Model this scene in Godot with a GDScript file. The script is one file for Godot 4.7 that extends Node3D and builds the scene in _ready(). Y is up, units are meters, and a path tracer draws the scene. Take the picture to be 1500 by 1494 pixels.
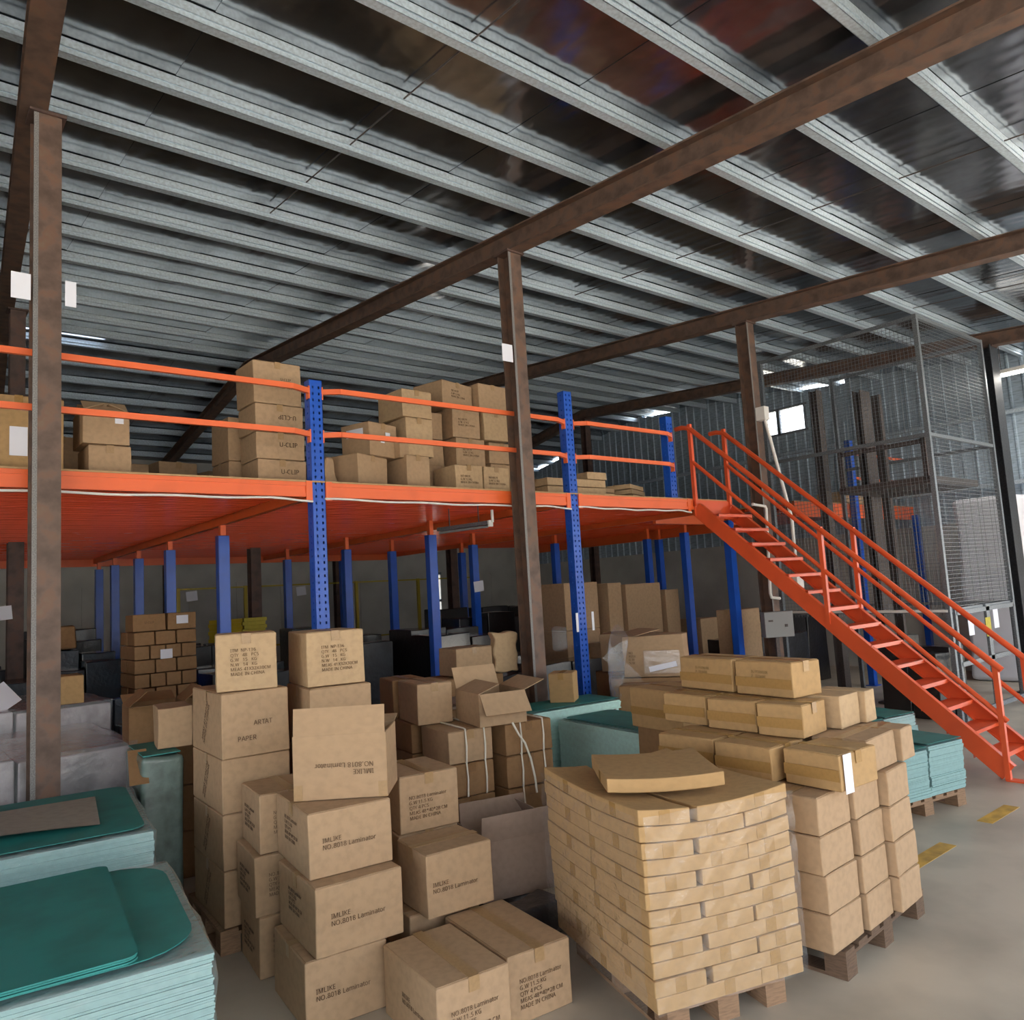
extends Node3D
# Warehouse hall with an orange storage mezzanine, blue uprights, a steel stair and stacked cartons.

var st: SurfaceTool
var mats := {}
var mesh_cache := {}
var used := {}
var rng := RandomNumberGenerator.new()
const RB0 := 4.43      # underside of the rafters at z = 0
const RS := 0.085      # slope up towards the ridge
const ZR := -11.9      # ridge
const RS2 := 0.165     # slope down behind the ridge
const DZ := -5.47      # front edge of the mezzanine
const DY := 2.67       # top of the mezzanine deck

const NTH := ["first", "second", "third", "fourth", "fifth", "sixth", "seventh", "eighth", "ninth", "tenth", "eleventh", "twelfth", "thirteenth", "fourteenth", "fifteenth", "sixteenth", "seventeenth", "eighteenth", "nineteenth", "twentieth", "twenty-first", "twenty-second", "twenty-third", "twenty-fourth"]

func raf(z: float) -> float:
	return RB0 - RS * z if z > ZR else RB0 - RS * ZR - RS2 * (ZR - z)

# ---------------------------------------------------------------- shapes
func begin() -> void:
	st = SurfaceTool.new()
	st.begin(Mesh.PRIMITIVE_TRIANGLES)

func tri(a: Vector3, b: Vector3, c: Vector3) -> void:
	var n := (c - a).cross(b - a).normalized()
	for p in [a, b, c]:
		st.set_normal(n)
		st.add_vertex(p)

func quad(a: Vector3, b: Vector3, c: Vector3, d: Vector3) -> void:
	tri(a, b, c)
	tri(a, c, d)

func bx(c: Vector3, s: Vector3, b := Basis()) -> void:
	var p := []
	for i in 8:
		p.append(c + b * Vector3(s.x * (0.5 if i & 1 else -0.5), s.y * (0.5 if i & 2 else -0.5), s.z * (0.5 if i & 4 else -0.5)))
	quad(p[4], p[6], p[7], p[5])
	quad(p[1], p[3], p[2], p[0])
	quad(p[0], p[2], p[6], p[4])
	quad(p[5], p[7], p[3], p[1])
	quad(p[2], p[3], p[7], p[6])
	quad(p[0], p[4], p[5], p[1])

func span(x0: float, x1: float, y0: float, y1: float, z0: float, z1: float) -> void:
	bx(Vector3((x0 + x1) / 2, (y0 + y1) / 2, (z0 + z1) / 2), Vector3(absf(x1 - x0), absf(y1 - y0), absf(z1 - z0)))

func along(a: Vector3, b: Vector3, up := Vector3.UP) -> Basis:
	var z := (b - a).normalized()
	var x := up.cross(z).normalized()
	return Basis(x, z.cross(x), z)

func bar(a: Vector3, b: Vector3, w: float, h: float, up := Vector3.UP) -> void:
	bx((a + b) / 2, Vector3(w, h, a.distance_to(b)), along(a, b, up))

func tube(pts: Array, r: float, n := 8) -> void:
	var rings := []
	for i in pts.size():
		var d: Vector3
		if i == 0: d = pts[1] - pts[0]
		elif i == pts.size() - 1: d = pts[i] - pts[i - 1]
		else: d = (pts[i + 1] - pts[i]).normalized() + (pts[i] - pts[i - 1]).normalized()
		var up := Vector3.UP if absf(d.normalized().y) < 0.9 else Vector3.RIGHT
		var b := along(Vector3.ZERO, d, up)
		var ring := []
		for k in n:
			var t := TAU * k / n
			ring.append([pts[i] + b.x * cos(t) * r + b.y * sin(t) * r, b.x * cos(t) + b.y * sin(t)])
		rings.append(ring)
	for i in pts.size() - 1:
		for k in n:
			var k2 := (k + 1) % n
			for v in [rings[i][k], rings[i + 1][k], rings[i + 1][k2], rings[i][k], rings[i + 1][k2], rings[i][k2]]:
				st.set_normal(v[1])
				st.add_vertex(v[0])
	for e in [0, pts.size() - 1]:
		for k in range(1, n - 1):
			tri(rings[e][0][0], rings[e][k][0], rings[e][k + 1][0])

# an extruded outline in the xy plane (kept as a list of small quads)
func prism(outline: PackedVector2Array, z0: float, z1: float) -> void:
	var ids := Geometry2D.triangulate_polygon(outline)
	for i in range(0, ids.size(), 3):
		for z in [z0, z1]:
			var a := outline[ids[i]]
			var b := outline[ids[i + 1]]
			var c := outline[ids[i + 2]]
			tri(Vector3(a.x, a.y, z), Vector3(b.x, b.y, z), Vector3(c.x, c.y, z))
	for i in outline.size():
		var a := outline[i]
		var b := outline[(i + 1) % outline.size()]
		quad(Vector3(a.x, a.y, z0), Vector3(a.x, a.y, z1), Vector3(b.x, b.y, z1), Vector3(b.x, b.y, z0))

func soft(w: float, h: float, d: float, r := 0.006, n := 4, warp = null) -> void:
	# a box with rounded edges standing on y = 0; warp moves its points
	var hf := Vector3(w, h, d) / 2
	var g := [[], [], []]
	for ax in 3:
		var L: float = hf[ax]
		g[ax] = [-L, -L + r]
		for k in range(1, n - 2):
			g[ax].append(lerpf(-L + r, L - r, float(k) / (n - 2)))
		g[ax].append(L - r)
		g[ax].append(L)
	var inner := hf - Vector3(r, r, r)
	for f in 6:
		var ax := f >> 1
		var sg := -1.0 if f & 1 else 1.0
		var u := (ax + 1) % 3
		var v := (ax + 2) % 3
		var pts := []
		for i in g[u].size():
			var row := []
			for j in g[v].size():
				var p := Vector3()
				p[ax] = sg * hf[ax]
				p[u] = g[u][i]
				p[v] = g[v][j]
				var q := p.clamp(-inner, inner)
				var nn := (p - q).normalized()
				p = q + nn * r
				p.y += hf.y
				if warp != null:
					p = warp.call(p, Vector3(w, h, d))
				row.append([p, nn])
			pts.append(row)
		for i in g[u].size() - 1:
			for j in g[v].size() - 1:
				var o := [pts[i][j], pts[i + 1][j], pts[i + 1][j + 1], pts[i][j], pts[i + 1][j + 1], pts[i][j + 1]]
				if sg > 0:
					o = [o[0], o[2], o[1], o[3], o[5], o[4]]
				for x in o:
					st.set_normal(x[1])
					st.add_vertex(x[0])

func done(called: String, m, parent: Node = null, at := Vector3.ZERO) -> MeshInstance3D:
	return put(called, st.commit(), m, parent, at)

func put(called: String, mesh: Mesh, m, parent: Node = null, at := Vector3.ZERO) -> MeshInstance3D:
	var o := MeshInstance3D.new()
	o.name = called if parent else numbered(called)
	o.mesh = mesh
	o.material_override = mats[m] if m is String else m
	o.position = at
	(parent if parent else self).add_child(o, true)
	return o

func numbered(called: String) -> String:
	used[called] = used.get(called, -1) + 1
	return called if used[called] == 0 else "%s_%03d" % [called, used[called]]

func tag(o: Node, label: String, category: String, group := "") -> void:
	o.set_meta("label", label)
	o.set_meta("category", category)
	if group: o.set_meta("group", group)

func thing(called: String, label: String, category: String, at := Vector3.ZERO, yaw := 0.0, group := "") -> Node3D:
	var o := Node3D.new()
	o.name = numbered(called)
	add_child(o)
	o.position = at
	o.rotation_degrees.y = yaw
	tag(o, label, category, group)
	return o

func structure(o: Node) -> Node:
	o.set_meta("kind", "structure")
	return o

func shell(called: String) -> Node3D:
	var o := Node3D.new()
	o.name = called
	add_child(o)
	structure(o)
	return o

# ---------------------------------------------------------------- materials
func grain(sd: int, freq: float, lo: float, hi: float, size := 512, oct := 4, tint := Color(0, 0, 0, 0), stretch := 1.0) -> ImageTexture:
	var n := FastNoiseLite.new()
	n.seed = sd
	n.frequency = freq
	n.fractal_octaves = oct
	var im := n.get_seamless_image(size, size)
	if stretch != 1.0:
		im.resize(size, int(size / stretch))
		im = tile_rows(im, size)
	var out := Image.create(size, size, true, Image.FORMAT_RGB8)
	for y in size:
		for x in size:
			var v := im.get_pixel(x, y).r
			var k := lerpf(lo, hi, v)
			var c := Color(k, k, k)
			if tint.a > 0.0:
				c = c.lerp(tint, smoothstep(0.55, 0.75, v) * tint.a)
			out.set_pixel(x, y, c)
	out.generate_mipmaps()
	return ImageTexture.create_from_image(out)

func tile_rows(im: Image, size: int) -> Image:
	var out := Image.create(size, size, false, im.get_format())
	var y := 0
	while y < size:
		out.blit_rect(im, Rect2i(0, 0, size, mini(im.get_height(), size - y)), Vector2i(0, y))
		y += im.get_height()
	return out

func bumps(sd: int, freq: float, strength: float, size := 512, oct := 4, ridged := false, stretch := 1.0) -> ImageTexture:
	var n := FastNoiseLite.new()
	n.seed = sd
	n.frequency = freq
	n.fractal_octaves = oct
	if ridged: n.fractal_type = FastNoiseLite.FRACTAL_RIDGED
	var im := n.get_seamless_image(size, size)
	if stretch != 1.0:
		im.resize(size, int(size / stretch))
		im = tile_rows(im, size)
	im.convert(Image.FORMAT_RGBA8)
	im.bump_map_to_normal_map(strength)
	im.generate_mipmaps()
	return ImageTexture.create_from_image(im)

# fine ribs of the roof sheeting, slightly wavy
func ribbed() -> ImageTexture:
	var n := FastNoiseLite.new()
	n.seed = 17
	n.frequency = 0.008
	n.fractal_octaves = 3
	var im := n.get_seamless_image(512, 512)
	var out := Image.create(512, 512, false, Image.FORMAT_RGBA8)
	for y in 512:
		for x in 512:
			var v := im.get_pixel(x, y).r
			var k := 0.5 + 0.13 * sin(TAU * 14.0 * x / 512.0 + 3.0 * v) + 0.75 * (v - 0.5)
			out.set_pixel(x, y, Color(k, k, k))
	out.bump_map_to_normal_map(3.0)
	out.generate_mipmaps()
	return ImageTexture.create_from_image(out)

func mat(key: String, col: Color, rough: float, metal := 0.0, tex: Texture2D = null, sc := 1.0, nrm: Texture2D = null, ns := 1.0) -> StandardMaterial3D:
	var m := StandardMaterial3D.new()
	m.albedo_color = col
	m.roughness = rough
	m.metallic = metal
	if tex: m.albedo_texture = tex
	if nrm:
		m.normal_enabled = true
		m.normal_texture = nrm
		m.normal_scale = ns
	if tex or nrm:
		m.uv1_triplanar = true
		m.uv1_world_triplanar = true
		m.uv1_scale = Vector3(sc, sc, sc)
	mats[key] = m
	return m

func make_materials() -> void:
	var kraft := grain(3, 0.03, 0.93, 1.05, 512, 5)
	var stains := grain(5, 0.006, 0.72, 1.12, 512, 5)
	var rust := grain(8, 0.012, 0.7, 1.12, 512, 5, Color(1.0, 0.78, 0.62, 0.3))
	var streak := grain(11, 0.02, 0.8, 1.1, 512, 4, Color(0, 0, 0, 0), 6.0)
	var paper := bumps(12, 0.03, 1.5, 512, 3)
	var wrinkle := bumps(14, 0.011, 7.0, 512, 4, true)
	var foil := ribbed()
	var plain := grain(60, 0.012, 0.94, 1.04, 256, 3)
	var spangle := grain(21, 0.05, 0.72, 1.1, 512, 3)
	mat("kraft", Color("b39473"), 0.82, 0.0, kraft, 1.3, paper, 0.25)
	mat("kraft_warm", Color("b69263"), 0.8, 0.0, kraft, 1.3, paper, 0.25)
	mat("kraft_pale", Color("bfa17c"), 0.8, 0.0, kraft, 1.3, paper, 0.25)
	mat("kraft_brown", Color("98744f"), 0.82, 0.0, kraft, 1.3, paper, 0.3)
	mat("kraft_dull", Color("a48c7c"), 0.85, 0.0, kraft, 1.3, paper, 0.3)
	mat("tape", Color("a98860"), 0.3, 0.0, kraft, 3.0)
	mat("tape_warm", Color("aa8450"), 0.25, 0.0, kraft, 3.0)
	mat("tape_dark", Color("8a6846"), 0.28, 0.0, kraft, 3.0)
	mat("ink", Color("66503d"), 0.9)
	mat("ink_faint", Color("96794f"), 0.9)
	mat("ink_dark", Color("463528"), 0.9)
	mat("paper", Color("e9e9f2"), 0.7)
	mat("strap", Color("ece6d8"), 0.35)
	mat("concrete", Color("bfb4a3"), 0.42, 0.0, grain(63, 0.008, 0.82, 1.06, 512, 5), 0.3, bumps(31, 0.02, 1.0, 512, 4), 0.15)
	mat("yellow_paint", Color("d6a744"), 0.55, 0.0, stains, 1.5)
	mat("steel_brown", Color("735c50"), 0.55, 0.1, rust, 0.9)
	mat("steel_brown_2", Color("634e47"), 0.6, 0.1, rust, 0.9)
	mat("rough_edge", Color("8d8a88"), 0.6, 0.3, spangle, 4.0)
	mat("galvanised", Color("ccdae5"), 0.36, 0.4, grain(61, 0.05, 0.86, 1.04, 256, 3), 2.4)
	mat("roof_foil", Color("92959a"), 0.16, 0.93, stains, 0.5, foil, 0.26)
	mat("wall_sheet", Color("abbccb"), 0.5, 0.1, streak, 0.5)
	mat("wall_white", Color("cbc7c0"), 0.85, 0.0, grain(62, 0.01, 0.92, 1.03, 256, 4), 0.4)
	mat("orange", Color("ee6a34"), 0.36, 0.0, plain, 0.8)
	mat("orange_plank", Color("e2532c"), 0.22, 0.0, plain, 0.8)
	mat("orange_bright", Color("f07040"), 0.36)
	mat("stair_orange", Color("e65c31"), 0.36, 0.0, plain, 0.8)
	mat("blue", Color("1d56bf"), 0.3, 0.0, plain, 1.2)
	mat("white_plastic", Color("e6e2dc"), 0.45)
	mat("deck_board", Color("b8946a"), 0.8, 0.0, kraft, 1.0)
	mat("wood", Color("94755a"), 0.85, 0.0, streak, 1.4)
	mat("wood_dark", Color("6b5442"), 0.88, 0.0, streak, 1.4)
	mat("teal_face", Color("2a8580"), 0.5, 0.0, grain(40, 0.008, 0.85, 1.08), 0.8)
	mat("teal_edge", Color("bfe4dc"), 0.55, 0.0, grain(41, 0.03, 0.93, 1.03), 1.5)
	mat("teal_edge_pale", Color("8db0af"), 0.55, 0.0, grain(42, 0.03, 0.93, 1.03), 1.5)
	mat("grey_card", Color("9c968a"), 0.8, 0.0, kraft, 1.0)
	mat("wrapped_goods", Color("bdb4b6"), 0.4, 0.0, stains, 1.2)
	mat("green_goods", Color("667a73"), 0.5, 0.0, stains, 2.0)
	mat("column_dark", Color("3c3f45"), 0.55, 0.2, spangle, 1.0)
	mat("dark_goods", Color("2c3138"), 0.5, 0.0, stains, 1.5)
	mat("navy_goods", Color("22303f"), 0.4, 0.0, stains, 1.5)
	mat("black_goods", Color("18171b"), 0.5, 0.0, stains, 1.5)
	for k in ["wrapped_goods", "green_goods", "dark_goods", "navy_goods", "black_goods"]:
		var m: StandardMaterial3D = mats[k]
		m.clearcoat_enabled = true
		m.clearcoat = 1.0
		m.clearcoat_roughness = 0.12
		m.normal_enabled = true
		m.normal_texture = wrinkle
		m.normal_scale = 0.55
	mat("grey_metal", Color("8f959b"), 0.45, 0.6, spangle, 2.0)
	mat("dark_metal", Color("645b58"), 0.55, 0.4, spangle, 2.0)
	mat("yellow_rail", Color("b8a12a"), 0.45)
	mat("yellow_foam", Color("c8b94a"), 0.8, 0.0, kraft, 1.0)
	mat("grey_box", Color("8f908f"), 0.5)
	mat("concrete_yard", Color("bdb8ad"), 0.9)
	var film := mat("film", Color(0.92, 0.95, 0.97, 0.12), 0.09, 0.0, null, 1.6, wrinkle, 1.0)
	film.transparency = BaseMaterial3D.TRANSPARENCY_ALPHA
	var film2 := mat("film_clear", Color(0.95, 0.96, 0.97, 0.045), 0.08, 0.0, null, 2.0, wrinkle, 0.8)
	film2.transparency = BaseMaterial3D.TRANSPARENCY_ALPHA
	var glass := mat("pane", Color(0.95, 0.97, 1.0, 0.12), 0.05)
	glass.transparency = BaseMaterial3D.TRANSPARENCY_ALPHA
	var glow := mat("tube_glow", Color(1, 1, 1), 0.5)
	glow.emission_enabled = true
	glow.emission = Color(1.0, 0.98, 0.94)
	glow.emission_energy_multiplier = 3.0

# ---------------------------------------------------------------- camera, sky, light
func make_view() -> void:
	var cam := Camera3D.new()
	cam.name = "camera"
	add_child(cam)
	cam.position = Vector3(0, 1.75, 0)
	cam.rotation_order = EULER_ORDER_YXZ
	cam.rotation_degrees = Vector3(6.0, -39.3, -3.39)
	cam.fov = 66.8
	cam.near = 0.05
	cam.current = true
	var we := WorldEnvironment.new()
	we.name = "environment"
	var e := Environment.new()
	e.background_mode = Environment.BG_SKY
	var sky := Sky.new()
	var sm := ProceduralSkyMaterial.new()
	sm.sky_top_color = Color(0.86, 0.92, 1.0)
	sm.sky_horizon_color = Color(1.0, 0.99, 0.97)
	sm.ground_bottom_color = Color(0.5, 0.49, 0.46)
	sm.ground_horizon_color = Color(0.62, 0.61, 0.58)
	sky.sky_material = sm
	e.sky = sky
	e.background_energy_multiplier = 2.6
	e.tonemap_mode = Environment.TONE_MAPPER_LINEAR
	e.tonemap_exposure = 2.9
	e.sdfgi_enabled = true
	e.ssao_enabled = true
	e.ssil_enabled = true
	we.environment = e
	add_child(we)
	# the sun stands high in front of the open loading side and lights the yard there
	var sun := DirectionalLight3D.new()
	sun.name = "sun"
	sun.light_energy = 3.0
	sun.light_color = Color(1.0, 0.95, 0.87)
	sun.light_angular_distance = 0.6
	sun.shadow_enabled = true
	add_child(sun)
	sun.rotation_degrees = Vector3(-62, 20, 0)

# ---------------------------------------------------------------- the hall
func make_hall() -> void:
	begin()
	span(-7.2, 14.2, -0.2, 0.0, -17.2, 5.2)
	structure(done("floor", "concrete"))
	begin()
	span(-30, 40, -0.3, -0.22, -40, 40)
	structure(done("ground", "concrete_yard"))
	# unseen long block added across the yard to keep low sky light out
	var nb := shell("added_sky_blocker")
	begin()
	span(-32, 42, -0.22, 5.2, 15.0, 21.0)
	done("blocker_body", "wall_white", nb)
	begin()
	span(-32.3, 42.3, 5.2, 5.5, 14.6, 21.4)
	done("blocker_cap", "grey_metal", nb)
	for k in [[4.70, 5.27], [5.86, 6.36]]:
		begin()
		span(k[0], k[1], 0.0, 0.002, -2.335, -2.235)
		var o := done("floor_marking", "yellow_paint")
		tag(o, "worn yellow painted dash on the concrete floor " + ("beside the tall carton pallet" if k[0] < 5 else "in front of the teal board pallet"), "floor marking", "yellow dashes on the floor")
	# walls
	begin()
	span(-7.2, 2.0, 0, 2.6, -17.2, -17.0)
	span(12.9, 14.2, 0, 2.6, -17.2, -17.0)
	span(2.0, 12.9, 0, 0.9, -17.2, -17.0)
	span(2.0, 12.9, 2.35, 2.6, -17.2, -17.0)
	span(2.0, 11.0, 0.9, 2.35, -17.2, -17.0)
	span(11.35, 12.9, 0.9, 2.35, -17.2, -17.0)
	span(-7.2, 14.2, 2.6, 5.1, -17.2, -17.0)
	var wb := structure(done("wall_back", "wall_white")) as Node3D
	for i in 21:
		if i == 18: continue
		begin()
		span(-7.0 + i + 0.006, -6.0 + i - 0.006, 0.0, 2.3, -17.0, -16.985 + 0.004 * (i % 2))
		done("wall_panel", "wall_white", wb)
	begin()
	span(-7.2, -7.0, 0, 6.0, -17.2, -2.2)
	span(-7.2, -7.0, 3.6, 6.0, -2.2, 4.6)
	span(-7.2, -7.0, 0, 6.0, 4.6, 5.2)
	structure(done("wall_left", "wall_white"))
	var wr := shell("wall_right")
	begin()
	span(14.0, 14.2, 0, 2.45, -17.0, -1.2)
	span(14.0, 14.2, 0, 2.45, 3.6, 5.2)
	done("lower_wall", "wall_white", wr)
	# corrugated sheets of the upper right wall, each a piece of its own
	var rib := PackedVector2Array()
	var x := 0.0
	while x < 0.999:
		for p in [[0.0, 0.0], [0.06, 0.0], [0.075, 0.022], [0.1, 0.022], [0.115, 0.0]]:
			rib.append(Vector2(x + p[0], p[1]))
		x += 0.2
	rib.append(Vector2(1.0, 0.0))
	for i in 22:
		var z1 := -17.0 + i
		var gap := 0.255 if i % 4 == 1 else 0.31
		var ta := raf(z1) + gap
		var tb := raf(z1 + 1.0) + gap
		if i == 8 or i == 9:   # window opening between the sheets
			sheet(wr, rib, z1, 2.45, 4.55, 4.55)
			sheet(wr, rib, z1, 5.1, ta, tb)
		elif z1 > -2.0 and z1 < 4.0:
			sheet(wr, rib, z1, 3.7, ta, tb)
		else:
			sheet(wr, rib, z1, 2.45, ta, tb)
	for y in [3.0, 4.13]:
		begin()
		span(13.86, 13.96, y - 0.03, y + 0.03, -17.0, -1.2)
		done("girt", "galvanised", wr)
	var wf := shell("window_1")
	begin()
	for z in [-8.98, -8.45, -8.42, -7.85]:
		span(13.97, 14.05, 4.55, 5.1, z - 0.02, z + 0.02)
	span(13.97, 14.05, 4.55, 4.59, -9.0, -7.8)
	span(13.97, 14.05, 5.06, 5.1, -9.0, -7.8)
	done("frame", "grey_metal", wf)
	for z in [[-8.96, -8.47], [-8.4, -7.87]]:
		begin()
		span(14.0, 14.006, 4.59, 5.06, z[0], z[1])
		done("pane", "pane", wf)
	begin()
	span(14.0, 14.1, 4.55, 5.1, -7.83, -7.0)
	done("filler_sheet", "wall_sheet", wf)
	# front wall behind the viewer with its wide open loading front
	begin()
	span(-7.2, -6.6, 0, 4.3, 5.0, 5.2)
	span(13.0, 14.2, 0, 4.3, 5.0, 5.2)
	span(-6.6, 13.0, 3.95, 4.3, 5.0, 5.2)
	structure(done("wall_front", "wall_white"))
	var w2 := shell("window_2")
	begin()
	span(10.98, 11.37, 0.9, 0.96, -17.05, -16.97)
	span(10.98, 11.37, 2.3, 2.36, -17.05, -16.97)
	span(11.0, 11.35, 1.6, 1.66, -17.05, -16.97)
	done("frame", "grey_metal", w2)
	begin()
	span(11.0, 11.35, 0.96, 2.3, -17.12, -17.11)
	done("pane", "pane", w2)
	# roof: sheets of reflective foil, each one a piece
	var roof := shell("ceiling")
	var n := 0
	var xx := -7.0
	while xx < 14.0:
		var x1 := minf(xx + 1.05, 14.0)
		foil_sheet(roof, xx, x1, 5.2, ZR, n)
		foil_sheet(roof, xx, x1, ZR - (0.16 if n in [7, 8] else 0.0), -17.2, n + 40)
		xx = x1
		n += 1
	# rafters, columns
	for i in 6:
		var X := -6.74 + 3.74 * i
		var r := thing("roof_rafter", ["brown steel roof beam running out beyond the other columns", "brown steel roof beam over the empty end of the mezzanine", "brown steel roof beam above the column beside the wrapped pallet", "brown steel roof beam resting on the column beside the open carton", "brown steel roof beam resting on the column behind the stair", "brown steel roof beam passing behind the mesh lift cage"][i], "roof beam", Vector3(X, 0, 0), 0.0, "brown roof beams")
		for seg in [[5.2, ZR], [ZR, -17.0]]:
			var a := Vector3(0, raf(seg[0]), seg[0])
			var b := Vector3(0, raf(seg[1]), seg[1])
			if i == 2:   # this beam stands a little out of line
				a.x = -0.07 - 0.075 * (seg[0] + 5.3)
				b.x = -0.07 - 0.075 * (seg[1] + 5.3)
			begin()
			bar(a + Vector3(0, 0.008, 0), b + Vector3(0, 0.008, 0), 0.15, 0.014)
			bar(a + Vector3(0, 0.192, 0), b + Vector3(0, 0.192, 0), 0.15, 0.014)
			bar(a + Vector3(0, 0.1, 0), b + Vector3(0, 0.1, 0), 0.012, 0.18)
			done("beam", "steel_brown", r)
	var colx := [[-3.0, -5.3, "brown steel column beyond the wrapped pallets"], [0.74, -5.3, "brown steel column beside the silver wrapped pallets"], [4.48, -5.3, "rusty brown steel column beside the open carton"], [8.22, -5.3, "brown steel column behind the orange stair"], [11.96, -3.9, "broad dark grey steel column beside the mesh lift cage"],
		[1.14, -10.15, "brown steel column far back under the ridge by the wall"], [4.3, -11.4, "brown steel column far back behind the tall brown carton stack"], [8.22, ZR, "brown steel column far back behind the dark cartons"], [11.96, ZR, "brown steel column far back by the corrugated wall"], [4.48, -16.6, "brown steel column standing against the back wall"], [8.22, -16.6, "brown steel column against the back wall beside the small window"]]
	for c in colx:
		var t := thing("steel_column", c[2], "column", Vector3(c[0], 0, c[1]), 0.0, "brown steel columns")
		var hgt := raf(c[1])
		var dark: bool = c[0] == 11.96 and c[1] > -5.0
		var cw := 0.28 if dark else 0.15
		begin()
		bx(Vector3(0, hgt / 2, 0.074), Vector3(cw, hgt, 0.012))
		bx(Vector3(0, hgt / 2, -0.074), Vector3(cw, hgt, 0.012))
		bx(Vector3(0, hgt / 2, 0), Vector3(0.01, hgt, 0.14))
		done("shaft", "column_dark" if dark else ("steel_brown" if c[1] > -6 else "steel_brown_2"), t)
		begin()
		bx(Vector3(0, 0.01, 0), Vector3(0.26, 0.02, 0.26))
		done("base_plate", "steel_brown_2", t)
		begin()
		bx(Vector3(0, hgt - 0.012, 0), Vector3(0.2, 0.02, 0.2))
		done("head_plate", "steel_brown_2", t)
		if c[1] == -5.3:
			begin()
			bx(Vector3(-0.062, hgt / 2, 0.081), Vector3(0.026, hgt, 0.004))
			done("weld_edge", "rough_edge", t)
	# purlins
	var zs := []
	var front := 0
	var z := 5.0
	while z > ZR + 0.2:
		zs.append(z)
		z -= 0.7576
	front = zs.size()
	z = ZR - 0.25
	while z > -17.0:
		zs.append(z)
		z -= 0.62
	for k in zs.size():
		purlin(zs[k], "galvanised steel purlin across the roof beams, %s %s the roof ridge" % [NTH[front - 1 - k] if k < front else NTH[k - front], "before" if k < front else "beyond"])
	for X in [-4.8, 2.61, 6.35, 10.1]:
		for k in range(4, 15):
			begin()
			tube([Vector3(X, raf(zs[k]) + 0.25, zs[k]), Vector3(X, raf(zs[k + 1]) + 0.25, zs[k + 1])], 0.006, 5)
			var o := done("tie_rod", "dark_metal")
			tag(o, "thin tie rod %s, at the %s purlin before the ridge" % [{-4.8: "beyond the columns", 2.61: "over the stacked deck cartons", 6.35: "over the stair bay", 10.1: "over the lift cage"}[X], NTH[front - 1 - k]], "tie rod", "tie rods between the purlins")

func sheet(wr: Node, rib: PackedVector2Array, z1: float, y0: float, ya: float, yb: float) -> void:
	begin()
	for i in rib.size() - 1:
		var a := rib[i]
		var b := rib[i + 1]
		for off in [0.0, 0.004]:
			quad(Vector3(14.0 - a.y + off, y0, z1 + a.x), Vector3(14.0 - a.y + off, lerpf(ya, yb, a.x), z1 + a.x), Vector3(14.0 - b.y + off, lerpf(ya, yb, b.x), z1 + b.x), Vector3(14.0 - b.y + off, y0, z1 + b.x))
	for X in [14.05, 14.1]:
		quad(Vector3(X, y0, z1), Vector3(X, ya, z1), Vector3(X, yb, z1 + 1.0), Vector3(X, y0, z1 + 1.0))
	quad(Vector3(14.05, ya, z1), Vector3(14.1, ya, z1), Vector3(14.1, yb, z1 + 1.0), Vector3(14.05, yb, z1 + 1.0))
	done("wall_sheet", "wall_sheet", wr)

func foil_sheet(roof: Node, x0: float, x1: float, z0: float, z1: float, n: int) -> void:
	begin()
	var lap := 0.004 * (n % 2)
	var a := Vector3(0, raf(z0) + 0.304 + lap, z0)
	var b := Vector3(0, raf(z1) + 0.304 + lap, z1)
	var m := Vector3((x0 + x1) / 2, 0, 0)
	bar(a + m + Vector3(0, 0.03, 0), b + m + Vector3(0, 0.03, 0), x1 - x0 + 0.03, 0.06)
	done("roof_sheet", "roof_foil", roof)

func purlin(z: float, label: String) -> void:
	begin()
	var y := raf(z) + 0.2
	var t := 0.003
	var w := 0.06
	# lipped channel, its web with a stiffening groove faces the front
	span(-7.0, 14.0, y, y + 0.03, z + w / 2 - t, z + w / 2)
	span(-7.0, 14.0, y + 0.03, y + 0.042, z + w / 2 - 0.014, z + w / 2 - 0.011)
	span(-7.0, 14.0, y + 0.042, y + 0.1, z + w / 2 - t, z + w / 2)
	span(-7.0, 14.0, y + 0.028, y + 0.03, z + w / 2 - 0.014, z + w / 2)
	span(-7.0, 14.0, y + 0.042, y + 0.044, z + w / 2 - 0.014, z + w / 2)
	span(-7.0, 14.0, y, y + t, z - w / 2, z + w / 2)
	span(-7.0, 14.0, y + 0.1 - t, y + 0.1, z - w / 2, z + w / 2)
	span(-7.0, 14.0, y, y + 0.018, z - w / 2, z - w / 2 + t)
	span(-7.0, 14.0, y + 0.082, y + 0.1, z - w / 2, z - w / 2 + t)
	var o := done("roof_purlin", "galvanised")
	tag(o, label, "purlin", "galvanised roof purlins")

# ---------------------------------------------------------------- mezzanine
var post_mesh := {}

func holed_face(w: float, h: float, cx: Array, pitch: float, hole: Vector2, o: Vector3, ux: Vector3, nrm: Vector3) -> void:
	var xs := [0.0]
	for c in cx:
		xs.append(c - hole.x / 2)
		xs.append(c + hole.x / 2)
	xs.append(w)
	var ys := [0.0]
	var y := 0.05
	while y < h - 0.04:
		ys.append(y - hole.y / 2)
		ys.append(y + hole.y / 2)
		y += pitch
	ys.append(h)
	for i in xs.size() - 1:
		for j in ys.size() - 1:
			if i % 2 == 1 and j % 2 == 1: continue
			if i % 2 == 0 and j > 0: continue
			var y0: float = ys[j] if i % 2 == 1 else 0.0
			var y1: float = ys[j + 1] if i % 2 == 1 else h
			quad(o + ux * xs[i] + Vector3(0, y0, 0), o + ux * xs[i] + Vector3(0, y1, 0), o + ux * xs[i + 1] + Vector3(0, y1, 0), o + ux * xs[i + 1] + Vector3(0, y0, 0))

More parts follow.
